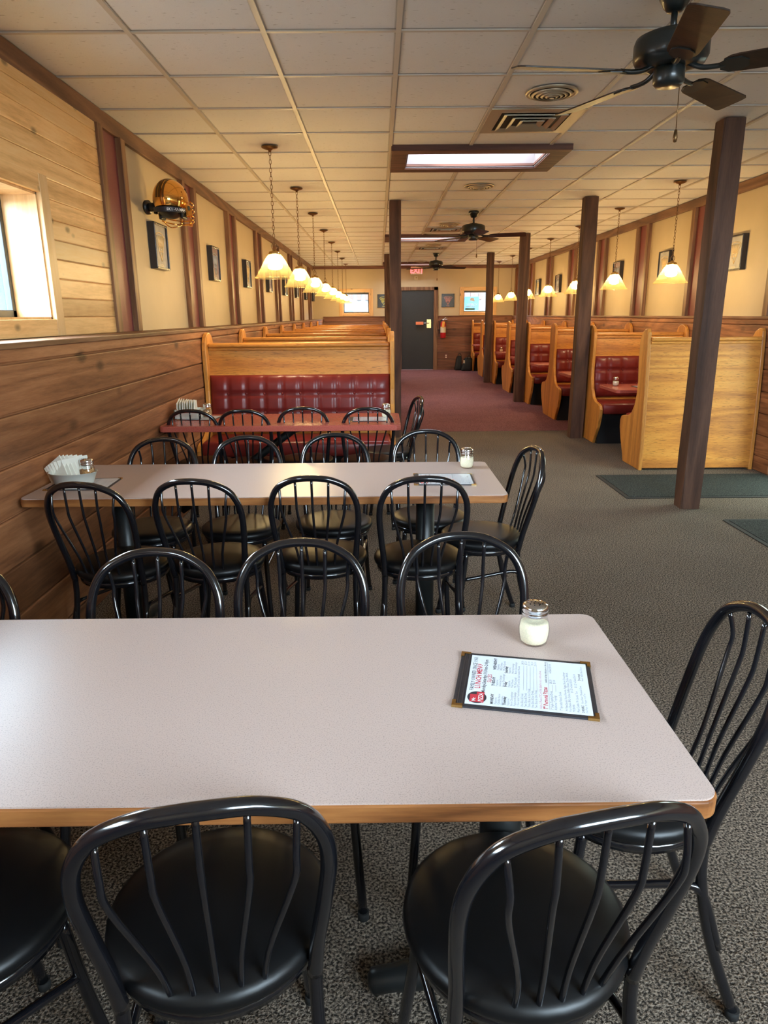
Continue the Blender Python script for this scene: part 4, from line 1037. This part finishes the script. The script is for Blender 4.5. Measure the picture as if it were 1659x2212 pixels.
def make_menu(label, x, y, z, ang):
    m = thing('menu', label, 'menu', (x, y, z), R(ang), 'lunch menus'); w, h = 0.106, 0.130
    B().prism(rounded(-w, -h, w, h, 0.004, 3), 'z', 0.0, 0.0035, 0.001).build('cover', 'leatherette', m)
    b = B(); b.box((-w+0.002, h-0.0185, 0.003), (w-0.002, h-0.016, 0.0046), 0.0006); b.box((-w+0.002, h-0.010, 0.003), (w-0.002, h-0.008, 0.0046), 0.0006); b.build('spine_rib', 'leatherette', m)
    for s in (-1, 1):
        for q in (-1, 1):
            c = B(); cx, cy_ = s*w, q*h; L_ = 0.019
            c.prism([(cx+s*0.001, cy_+q*0.001), (cx-s*L_, cy_+q*0.001), (cx-s*L_, cy_-q*0.006), (cx-s*0.007, cy_-q*0.006), (cx-s*0.007, cy_-q*L_), (cx+s*0.001, cy_-q*L_)], 'z', 0.0, 0.0052); c.build('corner', 'brass', m)
    px, pt, pb_ = w-0.010, h-0.022, -h+0.009
    B().box((-px, pb_, 0.003), (px, pt, 0.0041)).build('page', 'paper', m)
    zt = 0.0044
    T_ = lambda x_, y_: Matrix.Translation((x_, y_, zt))
    blk, red, gry, pnk = B(), B(), B(), B()
    text_bm(blk, 'FAMILY OWNED SINCE 1963', 0.0115, T_(0.020, pt-0.013), 'CENTER', squash=0.92)
    text_bm(red, 'LUNCH MENU', 0.0150, T_(0.010, pt-0.0245), 'CENTER', 0.0002)
    text_bm(blk, 'Monday-Saturday 10:30am-2:00pm', 0.0105, T_(0.014, pt-0.0345), 'CENTER', 0.0001, squash=0.9)
    text_bm(red, 'SLICES', 0.0115, T_(0.004, pt-0.0445), 'CENTER')
    cols = [(-0.090, 'MONDAY', ['Pepperoni', 'Canadian Bacon', 'Meat Combo'], 0.0515), (-0.024, 'TUESDAY', ['Pepperoni', 'American Sausage', 'Bacon Cheeseburger'], 0.0515), (0.040, 'WEDNESDAY', ['Pepperoni', 'BBQ Chicken', 'Mr. Pizza Special'], 0.0515),
            (-0.090, 'Thursday', ['Pepperoni', 'Bacon Cheeseburger', 'Pepperoni & Sausage'], 0.0745), (-0.024, 'Friday', ['Pepperoni', 'Four Cheese', 'Mr. Pizza Special'], 0.0745), (0.030, 'Saturday', ['Pepperoni', 'American Sausage', 'Bacon Cheeseburger'], 0.0745)]
    for cx, hd, ls, dy in cols:
        text_bm(blk, hd, 0.0080, T_(cx, pt-dy), 'LEFT', 0.0002)
        for i, l in enumerate(ls): text_bm(gry, l, 0.0062, T_(cx, pt-dy-0.0060*(i+1)), squash=0.95)
    text_bm(gry, '1 Piece Garlic Toast w/cheese (GTC) and Side Salad available Mon-Sat', 0.0058, T_(-0.09, pt-0.0985), squash=0.93)
    yy = pt-0.106
    for l, p in (('One Slice & Drink', '$4.50'), ('Two Slices & Drink', '$7.50'), ('Three Slices & Liter Drink', '$11.00'), ('One Slice & Liter Drink', '$6.50'), ('Two Slices & Liter Drink', '$10.00')):
        text_bm(gry, l, 0.0070, T_(-0.09, yy), squash=0.9); text_bm(gry, p, 0.0070, T_(0.088, yy), 'RIGHT'); gry.box((-0.030, yy, 0.0041), (0.068, yy+0.0003, 0.0044)); yy -= 0.0064
    text_bm(pnk, 'Add a 2 Piece GTC or Side Salad to any combo above', 0.0070, T_(-0.09, yy-0.002), squash=0.92); yy -= 0.0125
    text_bm(red, '7" Personal Pizzas', 0.0115, T_(-0.09, yy), 'LEFT', 0.0002, squash=0.95); text_bm(blk, 'available all day at this price or after any', 0.0058, T_(0.006, yy), squash=0.9); gry.box((-0.09, yy-0.003, 0.0041), (0.09, yy-0.0027, 0.0044)); yy -= 0.0095
    for l, p in (('7" Single Topping & Drink', '$8.50'), ('Additional Toppings', '$1.00')):
        text_bm(gry, l, 0.0070, T_(-0.09, yy), squash=0.9); text_bm(gry, p, 0.0070, T_(0.020, yy), 'RIGHT'); gry.box((-0.025, yy, 0.0041), (0.0, yy+0.0003, 0.0044)); yy -= 0.0065
    text_bm(gry, 'w/Salad $11.00', 0.0070, T_(0.045, yy+0.013), squash=0.9)
    yy -= 0.003; text_bm(gry, '7" Specialty Pizza & Drink', 0.0070, T_(-0.09, yy), squash=0.9); yy -= 0.0095
    for l in ('Mr. Pizza Special, Shared Favorite, Veggie, Bacon Cheeseburger', 'Four Cheese, BBQ Chicken, Buffalo Chicken, Chicken Alfredo,', 'Margherita                           $11.25 w/Salad $15.50'):
        text_bm(gry, l, 0.0064, T_(-0.09, yy), squash=0.88); yy -= 0.0062
    text_bm(gry, 'Meat Combo, Mr. Special, Taco        $11.25 w/Salad $16.00', 0.0066, T_(-0.09, yy-0.002), squash=0.88); yy -= 0.0105
    text_bm(blk, 'DRINKS', 0.0070, T_(-0.09, yy)); text_bm(gry, 'Root Beer  Mountain Dew', 0.0058, T_(-0.058, yy)); text_bm(blk, 'Dressings', 0.0070, T_(0.025, yy)); text_bm(gry, 'Ranch  Italian  Blue Cheese', 0.0052, T_(0.025, yy-0.0055)); text_bm(gry, 'Diet Pepsi  Dr Pepper  Iced Tea', 0.0052, T_(-0.09, yy-0.0055))
    red_logo = B(); red_logo.box((-0.088, pt-0.022, 0.0042), (-0.062, pt-0.008, 0.0047)); red_logo.box((-0.088, pt-0.034, 0.0042), (-0.052, pt-0.020, 0.0047))
    for bb, nm, mm in ((blk, 'lettering', 'ink'), (red, 'lettering', 'redink'), (gry, 'lettering', 'grayink'), (pnk, 'lettering', 'pinkink')): bb.build(nm, mm, m)
    ov = B(); ov.lathe([(0, 0), (0.021, 0)], 28, (-0.071, pt-0.021, 0.00435), sx=1.0, sy=0.85); lg = ov.build('logo', 'ink', m)
    red_logo.build('logo_block', 'redink', lg)
    wt = B(); text_bm(wt, 'Mr.', 0.010, T_(-0.086, pt-0.019) @ Matrix.Translation((0, 0, 0.0005)), bold=0.0002); text_bm(wt, 'PIZZA', 0.012, T_(-0.086, pt-0.032) @ Matrix.Translation((0, 0, 0.0005)), bold=0.0002, squash=0.9); wt.build('logo_lettering', 'white', lg)
    return m
mn = make_menu('lunch menu in a charcoal brass-cornered cover on the nearest table', 0.276, 1.208, 0.75, 78.3)
copy_tree(mn, (0.276, 2.955, 0.75), R(88), 'lunch menu lying flat on the middle table beside the cheese shaker')
copy_tree(mn, (-0.075, 4.80, 0.75), R(90), 'lunch menu lying on the red table by the shaker')
copy_tree(mn, (-1.275, 2.925, 0.75), R(92), 'menu lying under the oval napkin bowl on the middle table')
copy_tree(mn, (-1.27, 4.93, 0.75), R(85), 'menu lying under the napkin box on the red table')
copy_tree(mn, (2.80, 7.36, RT_Z), R(92), 'pale menu lying on the first right booth table')

# oval bowl with fanned napkins and a shaker
bz = 0.7553
bo = B(); bo.lathe([(0, 0.0), (0.066, 0.0), (0.074, 0.004), (0.090, 0.052), (0.093, 0.0515), (0.089, 0.0515), (0.072, 0.009), (0, 0.007)], 40, sx=1.12, sy=0.82)
tag(bo.build('oval_bowl', 'bowl', loc=(-1.318, 2.93, bz)), 'cream oval bowl of napkins beside the wall on the middle table', 'bowl')
def napkin(x, y, z, rx, ry, rz, w=0.125, h=0.118):
    b = B(); b.box((-w/2, -0.0025, 0), (w/2, 0.0025, h), 0.001)
    bmesh.ops.subdivide_edges(b.bm, edges=b.bm.edges[:], cuts=2, use_grid_fill=True)
    for v in b.bm.verts: v.co.y += 0.006*math.sin(v.co.x*22)*v.co.z/h
    o = b.build('paper_napkin', 'napkin', loc=(x, y, z)); o.rotation_euler = Euler((rx, ry, rz)); return o
for k in range(7):
    o = napkin(-1.368+0.012*k, 2.917+0.004*k, bz+0.012, R(-14+2*k), R(-38+5.0*k), R(-20+5*k), 0.105, 0.100)
    tag(o, 'folded white napkins fanned out in the oval bowl', 'napkin', 'napkins in the oval bowl')
make_shaker('pepper flake shaker standing in the oval napkin bowl', 'flakes', (-1.262, 2.945, bz+0.009))
bx = thing('napkin_box', 'white napkin box against the wall on the red table', 'box', (-1.345, 4.945, 0.7553))
f = B(); f.box((-0.085, -0.075, 0), (0.095, 0.075, 0.006)); f.box((-0.09, -0.08, 0), (-0.083, 0.08, 0.06)); f.box((0.09, -0.08, 0), (0.097, 0.08, 0.06)); f.box((-0.09, -0.08, 0), (0.097, -0.073, 0.06)); f.box((-0.09, 0.073, 0), (0.097, 0.08, 0.06)); f.build('tray', 'bowl', bx)
for k in range(8):
    o = napkin(-1.415+0.016*k, 4.945, 0.766, 0, R(-10+2.4*k), R(90+2*(k % 3)), 0.13, 0.11)
    tag(o, 'folded white napkins standing in the white box on the red table', 'napkin', 'napkins in the white box')
make_shaker('pepper shaker beside the napkin box on the red table', 'flakes', (-1.222, 4.96, 0.7553))
